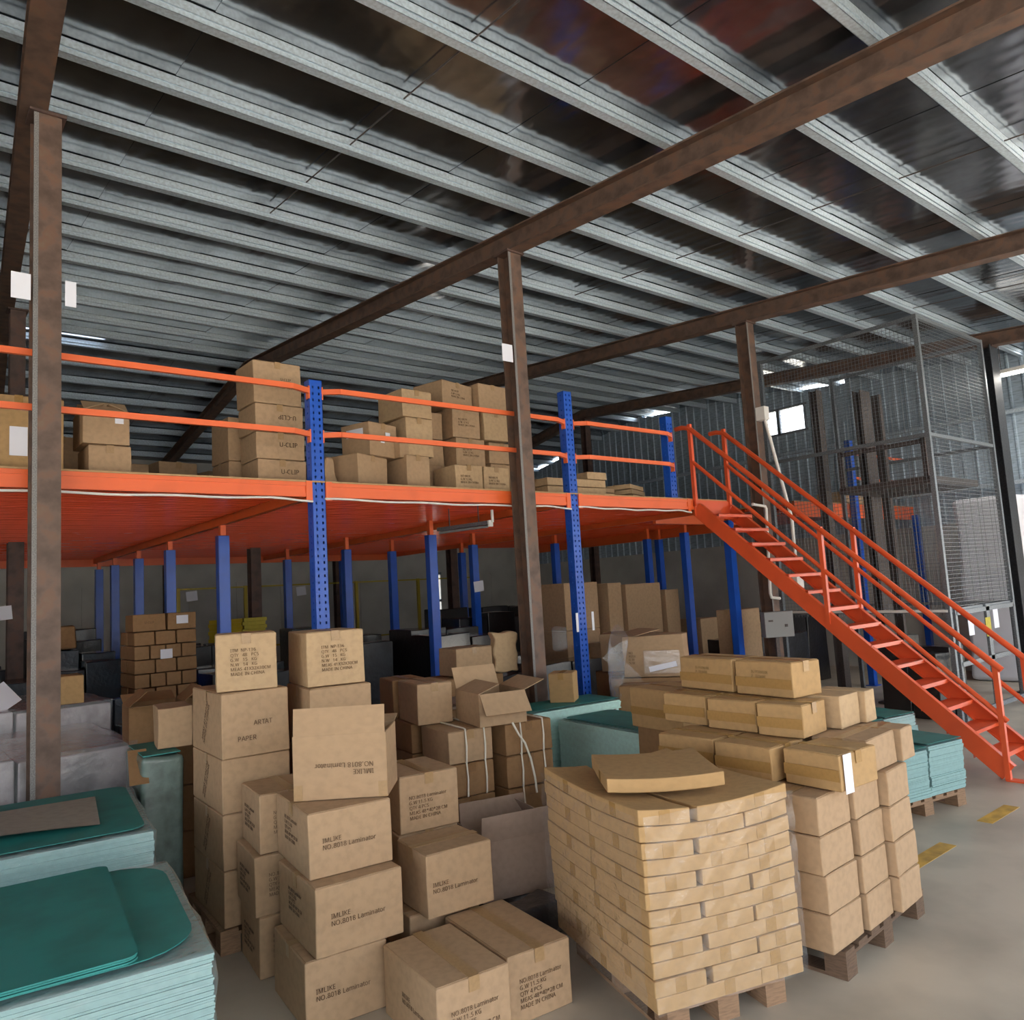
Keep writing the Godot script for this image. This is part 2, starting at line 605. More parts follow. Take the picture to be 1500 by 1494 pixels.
func post(x: float, z: float, h: float, label: String, fine := false, y := 0.0) -> Node3D:
	var t := thing("rack_post", label, "post", Vector3(x, y, z), 0.0, "blue mezzanine posts")
	var w := 0.105
	var d := 0.09
	begin()
	if fine:
		holed_face(w, h, [0.028, 0.077], 0.05, Vector2(0.013, 0.02), Vector3(-w / 2, 0, d / 2), Vector3.RIGHT, Vector3.BACK)
		holed_face(d, h, [0.045], 0.05, Vector2(0.012, 0.014), Vector3(-w / 2, 0, -d / 2), Vector3.BACK, Vector3.LEFT)
		bx(Vector3(w / 2 - 0.002, h / 2, 0), Vector3(0.004, h, d))
		bx(Vector3(0, h / 2, -d / 2), Vector3(w, h, 0.004))
	else:
		bx(Vector3(0, h / 2, d / 2 - 0.002), Vector3(w * 0.9, h, 0.004))
		bx(Vector3(-w / 2 + 0.002, h / 2, 0), Vector3(0.004, h, d))
		bx(Vector3(w / 2 - 0.002, h / 2, 0), Vector3(0.004, h, d))
		bx(Vector3(0, h / 2, -d / 2 + 0.002), Vector3(w, h, 0.004))
	done("upright", "blue", t)
	if fine:
		begin()
		bx(Vector3(0, h / 2, d / 2 - 0.012), Vector3(0.022, h, 0.012))
		done("front_groove", "blue", t)
	begin()
	bx(Vector3(0, 0.006, 0), Vector3(0.17, 0.012, 0.16))
	done("foot_plate", "blue", t)
	begin()
	bx(Vector3(0, h - 0.002, 0), Vector3(w, 0.004, d))
	done("cap", "blue", t)
	return t

func beam_profile(x0: float, x1: float, y0: float, y1: float, z: float) -> void:
	span(x0, x1, y0, y1, z - 0.05, z)
	span(x0, x1, y0 + 0.004, y0 + 0.03, z, z + 0.008)
	span(x0, x1, y1 - 0.03, y1 - 0.004, z, z + 0.008)

func make_mezzanine() -> void:
	var mz := thing("mezzanine_platform", "orange steel mezzanine floor with ribbed planks carried on blue posts", "mezzanine", Vector3.ZERO)
	var bays := [[-6.5, -2.76], [-2.71, -0.15], [-0.1, 2.5], [2.61, 5.17], [5.28, 7.02]]
	for b in bays:
		begin()
		beam_profile(b[0], b[1], DY - 0.125, DY - 0.012, DZ + 0.05)
		done("edge_beam", "orange", mz)
		for e in [[b[0], b[0] + 0.05], [b[1] - 0.05, b[1]]]:
			begin()
			span(e[0], e[1], DY - 0.15, DY - 0.006, DZ + 0.048, DZ + 0.062)
			done("beam_connector", "orange", mz)
	begin()
	beam_profile(7.02, 7.75, DY - 0.125, DY - 0.012, DZ + 0.05)
	done("edge_beam", "orange", mz)
	# decking boards
	for b in [[-6.5, -2.73], [-2.73, -0.12], [-0.12, 2.55], [2.55, 5.23], [5.23, 7.75]]:
		begin()
		span(b[0] + 0.002, b[1] - 0.002, DY - 0.012, DY, -13.4, DZ + 0.055)
		done("deck_board", "deck_board", mz)
	begin()
	span(7.75, 10.1, DY - 0.012, DY, -12.0, -6.6)
	done("deck_board", "deck_board", mz)
	# ribbed planks seen from below
	for b in [[-2.68, -0.17, DZ], [-0.07, 2.48, DZ], [2.62, 5.16, DZ], [5.3, 7.7, DZ], [7.78, 10.0, -6.6]]:
		var L: float = b[1] - b[0]
		begin()
		# a tray with three ribs on its underside
		bx(Vector3(0, -0.003, 0), Vector3(L, 0.004, 0.2))
		for k in 3:
			bx(Vector3(0, -0.022, -0.066 + 0.066 * k), Vector3(L, 0.036, 0.026))
		bx(Vector3(0, -0.022, -0.098), Vector3(L, 0.04, 0.003))
		bx(Vector3(0, -0.022, 0.098), Vector3(L, 0.04, 0.003))
		var pm := st.commit()
		var z: float = b[2] - 0.12
		var n := 0
		while z > (-13.3 if b[0] < 7.0 else -11.9):
			put("floor_plank", pm, "orange_plank", mz, Vector3((b[0] + b[1]) / 2, DY - 0.014 - 0.003 * (n % 2), z))
			z -= 0.2035
			n += 1
	# joists along the depth under the planks
	for X in [-2.73, -0.12, 2.55, 5.23, 7.73]:
		begin()
		span(X - 0.03, X + 0.03, DY - 0.12, DY - 0.02, -13.35, DZ - 0.05)
		done("joist", "orange", mz)
	begin()
	span(9.96, 10.04, DY - 0.2, DY - 0.02, -12.0, -6.6)
	span(7.75, 10.04, DY - 0.16, DY - 0.013, -6.6, -6.55)
	done("side_beam", "orange", mz)
	begin()
	span(-6.5, 7.75, DY - 0.16, DY - 0.013, -13.4, -13.35)
	done("rear_beam", "orange", mz)
	# posts
	post(-2.73, DZ - 0.05, 3.6, "blue perforated post beyond the brown carton bay")
	post(-0.12, DZ - 0.05, 3.6, "blue perforated post beside the wrapped pallets")
	post(2.56, DZ - 0.0, 3.46, "tall blue perforated front post next to the stacked clip cartons", true)
	post(5.235, DZ - 0.0, 3.69, "tall blue perforated front post behind the crumpled plastic film", true)
	post(6.86, DZ - 0.07, 3.61 - DY, "short blue post standing on the deck at the head of the stair", true, DY)
	var row := 0
	for p in [[2.55, -7.57], [2.55, -9.35], [2.55, -10.75], [2.55, -12.07], [2.55, -13.1], [4.9, -7.5], [4.9, -9.6], [4.9, -11.6], [5.9, -10.1], [6.6, -9.0], [9.0, -7.1], [9.45, -8.2], [9.85, -8.3], [7.95, -5.6], [8.1, -8.9], [7.6, -10.7], [6.2, -12.3], [-0.45, -8.0], [-0.45, -11.0]]:
		var lab := "shorter blue post under the mezzanine among the dark stored loads"
		if p[0] == 2.55: lab = "shorter blue post, %s in the row behind the clip carton post" % NTH[row]
		elif p[0] == 4.9: lab = "shorter blue post, %s in the row behind the strapped cartons" % NTH[row - 5]
		elif p[0] == 9.0: lab = "slim blue post under the deck side just behind the stair"
		elif p[0] == 7.95: lab = "blue post half hidden behind the orange stair"
		row += 1
		post(p[0], p[1], 2.45, lab)
		begin()
		span(p[0] - 0.025, p[0] + 0.025, 2.44, 2.62, p[1] - 0.03, p[1] + 0.03)
		done("post_head", "orange", mz)
	# guard rails
	var zf := DZ + 0.075
	for b in [[-0.07, 2.51, "over the tall brown cartons beside the column"], [2.61, 5.18, "in front of the tightly stacked deck cartons"], [5.29, 6.81, "in front of the low flat deck cartons"]]:
		for r in [[3.37, "upper"], [3.03, "lower"]]:
			var t := thing("guard_rail", "orange %s guard rail of the mezzanine %s" % [r[1], b[2]], "rail", Vector3(0, r[0], 0), 0.0, "orange guard rails")
			begin()
			bar(Vector3(b[0] + 0.12, 0, zf + 0.03), Vector3(b[1] - 0.16, 0, zf + 0.03), 0.028, 0.04)
			done("bar", "orange_bright", t)
			begin()
			bar(Vector3(b[1] - 0.165, 0, zf + 0.03), Vector3(b[1], 0, zf - 0.045), 0.028, 0.04)
			done("bent_end", "orange_bright", t)
			begin()
			bar(Vector3(b[0] + 0.125, 0, zf + 0.03), Vector3(b[0], 0, zf - 0.045), 0.028, 0.04)
			done("bent_end", "orange_bright", t)
			for e in [b[0] + 0.004, b[1] - 0.004]:
				begin()
				bx(Vector3(e, -0.012, zf - 0.055), Vector3(0.012, 0.1, 0.05))
				done("end_bracket", "orange_bright", t)
	# white cable clipped below the edge beams
	for b in [[-0.1, 2.5, "under the mezzanine edge beam by the brown column"], [2.6, 5.17, "under the mezzanine edge beam holding the tube light"], [5.27, 7.02, "under the mezzanine edge beam beside the stair"]]:
		begin()
		var pts := []
		for k in 25:
			var u := k / 24.0
			pts.append(Vector3(lerpf(b[0], b[1], u), DY - 0.137 - 0.012 * sin(u * PI) + 0.004 * sin(u * 23.0) - (0.02 * smoothstep(0.86, 1.0, u)), DZ + 0.062))
		tube(pts, 0.009, 6)
		tag(done("cable", "white_plastic"), "white cable clipped along %s" % b[2], "cable", "white cables on the mezzanine edge")
	# tube light hung below
	var tl := thing("tube_light", "unlit grey tube light hanging below the orange mezzanine floor", "light", Vector3(4.45, 2.42, -6.2))
	begin()
	bar(Vector3(-0.06, 0, -0.36), Vector3(0.06, 0, 0.33), 0.05, 0.035)
	done("housing", "grey_metal", tl)
	begin()
	tube([Vector3(-0.06, -0.035, -0.34), Vector3(0.06, -0.035, 0.31)], 0.013)
	done("lamp_tube", "grey_box", tl)
	begin()
	bx(Vector3(0.065, -0.01, 0.345), Vector3(0.05, 0.06, 0.02))
	bx(Vector3(0.08, 0.06, 0.36), Vector3(0.02, 0.12, 0.02))
	done("end_holder", "white_plastic", tl)
	for z in [-0.2, 0.2]:
		begin()
		bx(Vector3(z * 0.17, 0.11, z), Vector3(0.008, 0.2, 0.008))
		done("hanger", "dark_metal", tl)

# ---------------------------------------------------------------- stair
func make_stair() -> void:
	var t := thing("staircase", "orange steel staircase with open treads and handrails leading to the mezzanine", "staircase", Vector3(7.09, 0, 0))
	var zt := DZ + 0.075
	var zb := -2.50
	var yt := DY - 0.03
	var s := yt / (zb - zt)
	var wd := 0.64
	for x in [0.0, wd]:
		begin()
		var a := Vector3(x, yt - 0.09, zt)
		var b := Vector3(x, 0.06, zb - 0.04)
		bar(a, b, 0.012, 0.15)
		var up := along(a, b).y
		bar(a + up * 0.071 + Vector3(0.02 * (1 if x == 0.0 else -1), 0, 0), b + up * 0.071 + Vector3(0.02 * (1 if x == 0.0 else -1), 0, 0), 0.05, 0.01)
		bar(a - up * 0.071 + Vector3(0.02 * (1 if x == 0.0 else -1), 0, 0), b - up * 0.071 + Vector3(0.02 * (1 if x == 0.0 else -1), 0, 0), 0.05, 0.01)
		done("stringer", "stair_orange", t)
		# foot that ends level on the floor
		begin()
		bx(Vector3(x, 0.006, zb + 0.06), Vector3(0.09, 0.012, 0.22))
		done("foot_plate", "stair_orange", t)
		# handrail
		begin()
		var hr := 0.86
		tube([Vector3(x, yt + hr, zt - 0.2), Vector3(x, yt + hr, zt - 0.1), Vector3(x, yt + hr - 0.03, zt), Vector3(x, 0.02 + hr, zb)], 0.027, 10)
		done("handrail", "stair_orange", t)
		begin()
		tube([Vector3(x, yt + 0.45, zt), Vector3(x, 0.47, zb)], 0.022, 8)
		done("middle_rail", "stair_orange", t)
		for f in [0.0, 0.5, 0.985]:
			begin()
			var p := Vector3(x, lerpf(yt, 0.0, f), lerpf(zt, zb, f))
			bx(p + Vector3(0, 0.41, 0), Vector3(0.04, 0.94, 0.04))
			done("baluster", "stair_orange", t)
	for k in 14:
		begin()
		var f := (k + 1) / 15.0
		var y := lerpf(yt, 0.0, f)
		var z := lerpf(zt, zb, f) 
		bx(Vector3(wd / 2, y, z), Vector3(wd - 0.014, 0.006, 0.2))
		bx(Vector3(wd / 2, y - 0.015, z + 0.098), Vector3(wd - 0.014, 0.034, 0.004))
		bx(Vector3(wd / 2, y - 0.015, z - 0.098), Vector3(wd - 0.014, 0.034, 0.004))
		done("tread", "stair_orange", t)
	begin()
	span(-0.02, wd + 0.02, DY - 0.2, DY - 0.02, zt - 0.012, zt)
	done("head_plate", "stair_orange", t)

# ---------------------------------------------------------------- goods lift and the right-hand side
func wire_panel(o: Vector3, ux: Vector3, w: float, h: float, step: float, t: float) -> void:
	var k := step
	while k < w:
		bar(o + ux * k, o + ux * k + Vector3(0, h, 0), t, t, Vector3.RIGHT if absf(ux.x) < 0.5 else Vector3.BACK)
		k += step
	k = step
	while k < h:
		bar(o + Vector3(0, k, 0), o + ux * w + Vector3(0, k, 0), t, t)
		k += step

func make_lift() -> void:
	var x0 := 9.2
	var x1 := 11.1
	var z0 := -5.75
	var z1 := -3.7
	var hgt := 4.66
	var c := thing("lift_cage", "tall grey wire mesh goods lift cage beside the orange stair", "lift cage", Vector3.ZERO)
	for p in [[x0, z0], [x1, z0], [x0, z1], [x1, z1]]:
		begin()
		bx(Vector3(p[0], hgt / 2, p[1]), Vector3(0.05, hgt, 0.05))
		done("frame_post", "grey_metal", c)
	for y in [1.25, 3.25, hgt - 0.025]:
		for s in [[Vector3(x0, y, z1), Vector3(x1, y, z1)], [Vector3(x0, y, z0), Vector3(x0, y, z1)], [Vector3(x1, y, z0), Vector3(x1, y, z1)]]:
			begin()
			bar(s[0], s[1], 0.04, 0.04)
			done("cross_bar", "grey_metal", c)
	for s in [[Vector3(x0, 1.2, z1), Vector3.RIGHT, x1 - x0, 3.4], [Vector3(x0, 1.2, z0), Vector3.BACK, z1 - z0, 3.4], [Vector3(x1, 1.2, z0), Vector3.BACK, z1 - z0, 3.4]]:
		begin()
		wire_panel(s[0], s[1], s[2], s[3], 0.045, 0.0035)
		done("wire_mesh", "grey_metal", c).set_meta("kind", "stuff")
	begin()
	bar(Vector3(x0 - 0.03, 1.27, z0), Vector3(x0 - 0.03, 1.25, z1), 0.012, 0.03)
	done("guard_strip", "white_plastic", c)
	# lower gate
	begin()
	for x in [x0 + 0.08, x0 + 0.95, x0 + 1.0, x1 - 0.08]:
		bx(Vector3(x, 0.65, z1 + 0.03), Vector3(0.05, 1.25, 0.03))
	for y in [0.1, 0.65, 1.22]:
		bx(Vector3((x0 + x1) / 2, y, z1 + 0.03), Vector3(x1 - x0 - 0.16, 0.05, 0.03))
	done("gate", "grey_metal", c)
	# mast
	for m in [[10.42, -5.0, 0.28], [9.75, -5.3, 0.14], [10.85, -5.0, 0.07]]:
		var t := thing("lift_mast", "dark steel lift mast column standing inside the mesh cage", "lift mast", Vector3(m[0], 0, m[1]), 0.0, "lift mast columns")
		t.set_meta("label", {0.28: "broad dark steel lift mast column inside the mesh cage", 0.14: "dark steel lift mast column at the stair side of the cage", 0.07: "thin dark steel lift rail beside the broad mast column"}[m[2]])
		begin()
		bx(Vector3(0, 2.1, 0.05), Vector3(m[2], 4.2, 0.012))
		bx(Vector3(0, 2.1, -0.05), Vector3(m[2], 4.2, 0.012))
		bx(Vector3(0, 2.1, 0), Vector3(0.012, 4.2, 0.1))
		done("rail", "dark_metal", t)
		begin()
		bx(Vector3(0, 0.012, 0), Vector3(m[2] + 0.1, 0.024, 0.24))
		done("base_plate", "dark_metal", t)
	var pf := thing("lift_platform", "dark grey lift platform raised inside the mesh cage", "lift platform", Vector3(9.95, 2.75, -4.3))
	begin()
	bx(Vector3(0, 0, 0), Vector3(1.35, 0.08, 1.1))
	done("deck", "dark_metal", pf)
	for y in [0.45]:
		begin()
		bar(Vector3(-0.65, y, -0.5), Vector3(-0.65, y, 0.5), 0.05, 0.05)
		done("side_rail", "dark_metal", pf)
	for z in [-0.5, 0.5]:
		begin()
		bx(Vector3(-0.65, 0.25, z), Vector3(0.05, 0.5, 0.05))
		done("rail_post", "dark_metal", pf)
	# second platform by the corrugated wall
	var m2 := thing("side_platform", "short orange storage platform in front of the corrugated wall", "mezzanine", Vector3.ZERO)
	begin()
	beam_profile(10.15, 13.95, 2.58, 2.8, -6.0)
	done("edge_beam", "orange", m2)
	begin()
	span(10.15, 13.95, 2.79, 2.81, -9.5, -6.0)
	done("deck_board", "deck_board", m2)
	for k in 17:
		begin()
		span(10.2, 13.95, 2.755, 2.79, -6.24 - 0.2 * k, -6.06 - 0.2 * k)
		done("floor_plank", "orange_plank", m2)
	for y in [3.22, 3.62]:
		begin()
		bar(Vector3(11.85, y, -6.0), Vector3(13.95, y, -6.0), 0.03, 0.04)
		done("guard_bar", "orange_bright", m2)
	post(11.78, -5.94, 3.8, "blue post of the platform behind the mesh lift cage")
	post(13.85, -5.93, 2.65, "blue post of the platform beside the corrugated wall")
	for g in [[12.5, 0.8, 0.25, "kraft_pale"], [13.3, 0.6, 0.32, "kraft"]]:
		box_thing("deck_carton", "%s stored on the short side platform" % ("longer pale carton" if g[1] > 0.7 else "shorter tan carton"), "cartons on the side platform", g[1], g[2], 0.5, g[0], 2.81, -6.5, 2, g[3])
	# ceiling lamp near the wall
	var lamp := thing("ceiling_lamp", "glowing white tube lamp hung below the roof near the corrugated wall", "lamp", Vector3(12.4, 4.42, -3.4), 0.0)
	begin()
	bx(Vector3(0, 0.03, 0), Vector3(0.16, 0.05, 1.5))
	done("housing", "white_plastic", lamp)
	begin()
	tube([Vector3(-0.035, -0.012, -0.72), Vector3(-0.035, -0.012, 0.72)], 0.016)
	tube([Vector3(0.035, -0.012, -0.72), Vector3(0.035, -0.012, 0.72)], 0.016)
	done("glow_tube", "tube_glow", lamp)
	begin()
	for z in [-0.5, 0.5]:
		bar(Vector3(0, 0.05, z), Vector3(0, 0.5, z), 0.006, 0.006, Vector3.RIGHT)
	done("hanger", "dark_metal", lamp)
	var al := AreaLight3D.new()
	al.name = "lamp_light"
	al.area_size = Vector2(0.12, 1.45)
	al.light_energy = 1.2
	al.light_color = Color(1.0, 0.98, 0.94)
	al.shadow_enabled = true
	al.area_range = 20.0
	lamp.add_child(al)
	al.position = Vector3(0, -0.04, 0)
	al.rotation_degrees = Vector3(-90, 0, 0)
	# white pipes and switch box beside the column behind the stair
	var pp := thing("conduit_pipe", "white plastic conduit pipe rising beside the brown column behind the stair", "pipe", Vector3.ZERO)
	begin()
	tube([Vector3(8.2, 3.62, -5.12), Vector3(8.376, 2.41, -5.0), Vector3(8.365, 1.75, -5.0)], 0.02)
	done("riser", "white_plastic", pp)
	begin()
	bx(Vector3(8.2, 3.7, -5.15), Vector3(0.1, 0.16, 0.12))
	done("upper_box", "white_plastic", pp)
	begin()
	bx(Vector3(8.38, 1.66, -5.0), Vector3(0.14, 0.14, 0.06))
	done("lower_box", "white_plastic", pp)
	var p2 := thing("conduit_pipe", "white conduit pipe running down to an elbow above the grey switch box", "pipe", Vector3.ZERO)
	begin()
	tube([Vector3(7.9, 2.6, -5.2), Vector3(8.15, 2.58, -5.2), Vector3(8.17, 2.55, -5.2), Vector3(8.09, 1.55, -5.2), Vector3(8.11, 1.5, -5.2), Vector3(8.28, 1.48, -5.2)], 0.018)
	done("riser", "white_plastic", p2)
	var sb := thing("switch_box", "grey electrical switch box mounted beside the column behind the stair", "switch box", Vector3(8.02, 1.05, -5.1), -35)
	begin()
	soft(0.34, 0.29, 0.12, 0.006)
	done("housing", "grey_box", sb)
	begin()
	bx(Vector3(0.08, 0.13, 0.065), Vector3(0.03, 0.03, 0.012))
	bx(Vector3(-0.1, 0.19, 0.065), Vector3(0.05, 0.02, 0.012))
	done("latch", "dark_metal", sb)
	begin()
	bx(Vector3(-0.02, -0.525, 0), Vector3(0.04, 1.05, 0.04))
	done("stand", "dark_metal", sb)
	# white covered load at the wall
	var wl := thing("covered_load", "white sheet covered load standing beside the dark steel column", "covered load", Vector3(13.32, 0, -4.5), 0)
	begin()
	soft(0.95, 2.75, 0.9, 0.08, 8, func(p: Vector3, s: Vector3) -> Vector3:
		return p + Vector3(sin(p.y * 5.0 + p.z * 4.0), 0, cos(p.y * 4.0 + p.x * 6.0)) * 0.02)
	done("cover", "paper", wl)
	for q in [[1438, 9.6, 0.95, "paper"], [1440, 10.1, 0.9, "yellow_foam"], [1441, 10.35, 0.98, "paper"]]:
		begin()
		bx(Vector3(0, 0.11, 0), Vector3(0.15, 0.22, 0.003))
		var o := done("notice_sheet", q[3], null, Vector3(q[1], q[2], -3.64))
		tag(o, "small %s notice sheet hung on the lift cage gate" % ("white" if q[3] == "paper" else "yellow"), "notice", "notices on the lift gate")

# ---------------------------------------------------------------- cartons
func rough(sd: float, amp: float) -> Callable:
	return func(p: Vector3, s: Vector3) -> Vector3:
		var q := p
		var u := Vector3(p.x / s.x * 2.0, p.y / s.y * 2.0 - 1.0, p.z / s.z * 2.0)
		q.x += amp * (sin(sd + u.y * 1.7 + u.z * 2.3) + 0.6 * sin(sd * 2.3 + u.z * 3.1)) * 0.6
		q.z += amp * (sin(sd * 1.7 + u.y * 1.9 + u.x * 2.1) + 0.6 * sin(sd * 3.1 + u.x * 2.9)) * 0.6
		q.y += amp * 0.5 * sin(sd * 0.7 + u.x * 2.0 + u.z * 1.7) * (1.0 if u.y > 0.5 else 0.0)
		return q

func carton_mesh(w: float, h: float, d: float, v: int, amp: float) -> Mesh:
	var key := "%.3f %.3f %.3f %d" % [w, h, d, v]
	if not mesh_cache.has(key):
		begin()
		soft(w, h, d, minf(0.007, h * 0.2), 5, rough(v * 1.9 + w * 7.0, amp))
		mesh_cache[key] = st.commit()
	return mesh_cache[key]

func tape_mesh(w: float, h: float, d: float, dir: String, tw: float, drop: float) -> Mesh:
	var key := "t%.3f %.3f %.3f %s %.3f" % [w, h, d, dir, tw]
	if not mesh_cache.has(key):
		begin()
		var L := d if dir == "z" else w
		var b := Basis() if dir == "z" else Basis(Vector3.UP, PI / 2)
		var e := 0.0035
		bx(Vector3(0, h + e, 0), Vector3(tw, 0.0012, L + 0.0082), b)
		for s in [-1.0, 1.0]:
			bx(b * Vector3(0, 0, s * (L / 2 + e)) + Vector3(0, h - drop / 2 + e, 0), Vector3(tw, drop, 0.0012), b)
		mesh_cache[key] = st.commit()
	return mesh_cache[key]

func text_mesh(s: String, size: float) -> TextMesh:
	var key := "x%s%.3f" % [s, size]
	if not mesh_cache.has(key):
		var t := TextMesh.new()
		var f := SystemFont.new()
		f.font_names = PackedStringArray(["Droid Sans"])
		t.font = f
		t.text = s
		t.font_size = 24
		t.pixel_size = size / 24.0
		t.depth = 0.0008
		t.curve_step = 4.0
		t.horizontal_alignment = HORIZONTAL_ALIGNMENT_LEFT
		t.line_spacing = -4.0
		mesh_cache[key] = t
	return mesh_cache[key]

# faces: "f" front, "l" left side, "r" right side, "t" top; dx, dy from the middle of the face
func print_on(t: Node, w: float, h: float, d: float, face: String, s: String, size: float, dx: float, dy: float, turned := 0.0, ink := "ink") -> void:
	var o := MeshInstance3D.new()
	o.name = "printed_text"
	o.mesh = text_mesh(s, size)
	o.material_override = mats[ink]
	var e := 0.0018
	match face:
		"f":
			o.transform = Transform3D(Basis(), Vector3(dx, h / 2 + dy, d / 2 + e))
		"l":
			o.transform = Transform3D(Basis(Vector3.UP, -PI / 2), Vector3(-w / 2 - e, h / 2 + dy, dx))
		"r":
			o.transform = Transform3D(Basis(Vector3.UP, PI / 2), Vector3(w / 2 + e, h / 2 + dy, -dx))
		"t":
			o.transform = Transform3D(Basis(Vector3.RIGHT, -PI / 2), Vector3(dx, h + e, -dy))
	o.transform.basis = o.transform.basis * Basis(Vector3.BACK, deg_to_rad(turned))
	var mid: Vector3 = o.mesh.get_aabb().get_center()
	o.position -= o.transform.basis * Vector3(mid.x, mid.y, 0)
	var body := t.get_node_or_null("body")
	(body if body else t).add_child(o, true)

func label_on(t: Node, w: float, h: float, d: float, face: String, lw: float, lh: float, dx: float, dy: float, turned := 0.0) -> void:
	begin()
	bx(Vector3.ZERO, Vector3(lw, lh, 0.001))
	var o := done("paper_label", "paper", t.get_node("body"))
	o.set_meta("label", "white paper label")
	match face:
		"f": o.transform = Transform3D(Basis(), Vector3(dx, h / 2 + dy, d / 2 + 0.005))
		"l": o.transform = Transform3D(Basis(Vector3.UP, -PI / 2), Vector3(-w / 2 - 0.005, h / 2 + dy, dx))
		"r": o.transform = Transform3D(Basis(Vector3.UP, PI / 2), Vector3(w / 2 + 0.005, h / 2 + dy, -dx))
	o.transform.basis = o.transform.basis * Basis(Vector3.BACK, deg_to_rad(turned))

func box_thing(called: String, label: String, group: String, w: float, h: float, d: float, x: float, y: float, z: float, yaw: float, tone := "kraft", tape := "z", amp := 0.0022) -> Node3D:
	var t := thing(called, label, "carton", Vector3(x, y, z), yaw, group)
	put("body", carton_mesh(w - 0.006, h - 0.005, d - 0.006, rng.randi() % 4, amp), tone, t)
	h -= 0.005
	if tape != "":
		var tm := {"kraft_warm": "tape_warm", "kraft_brown": "tape_dark"}
		put("tape", tape_mesh(w - 0.006, h, d - 0.006, tape, minf(0.048, h * 0.4), minf(0.055, h * 0.35)), tm.get(tone, "tape"), t)
	# the slit between the two lid flaps shows as two thin flap panels
	if h > 0.095 and tape != "":
		for s in [-1.0, 1.0]:
			begin()
			if tape == "z":
				bx(Vector3(s * (w / 4 - 0.002), h + 0.0012, 0), Vector3(w / 2 - 0.014, 0.002, d - 0.02))
			else:
				bx(Vector3(0, h + 0.0012, s * (d / 4 - 0.002)), Vector3(w - 0.02, 0.002, d / 2 - 0.014))
			done("lid_flap", tone, t)
	return t

func pallet(x: float, z: float, w: float, d: float, yaw: float, label: String, m := "wood", group := "wooden pallets") -> void:
	var t := thing("wooden_pallet", label, "pallet", Vector3(x, 0, z), yaw, group)
	for i in 3:
		for k in 3:
			begin()
			bx(Vector3(lerpf(-w / 2 + 0.05, w / 2 - 0.05, i / 2.0), 0.05, lerpf(-d / 2 + 0.05, d / 2 - 0.05, k / 2.0)), Vector3(0.1, 0.07, 0.1))
			done("block", m, t)
	for i in 3:
		begin()
		bx(Vector3(lerpf(-w / 2 + 0.05, w / 2 - 0.05, i / 2.0), 0.0075, 0), Vector3(0.1, 0.015, d))
		done("bottom_board", m, t)
	for k in 3:
		begin()
		bx(Vector3(0, 0.093, lerpf(-d / 2 + 0.05, d / 2 - 0.05, k / 2.0)), Vector3(w, 0.016, 0.1))
		done("cross_board", m, t)
	var n := 7
	for i in n:
		begin()
		bx(Vector3(lerpf(-w / 2 + 0.045, w / 2 - 0.045, i / float(n - 1)), 0.11, 0), Vector3(0.09, 0.018, d))
		done("deck_board", m, t)

const LAM := "IMLIKE\nNO.8018 Laminator"
const SPEC := "NO.8018 Laminator\nG.W 11.5 KG\nQTY 4 PCS\nMEAS 48*40*28 CM\nMADE IN CHINA"
const SPEC2 := "ITM  NP-136\nQTY   48   PCS\nG.W   15   KG\nN.W   14   KG\nMEAS 41X32X30CM\nMADE IN CHINA"

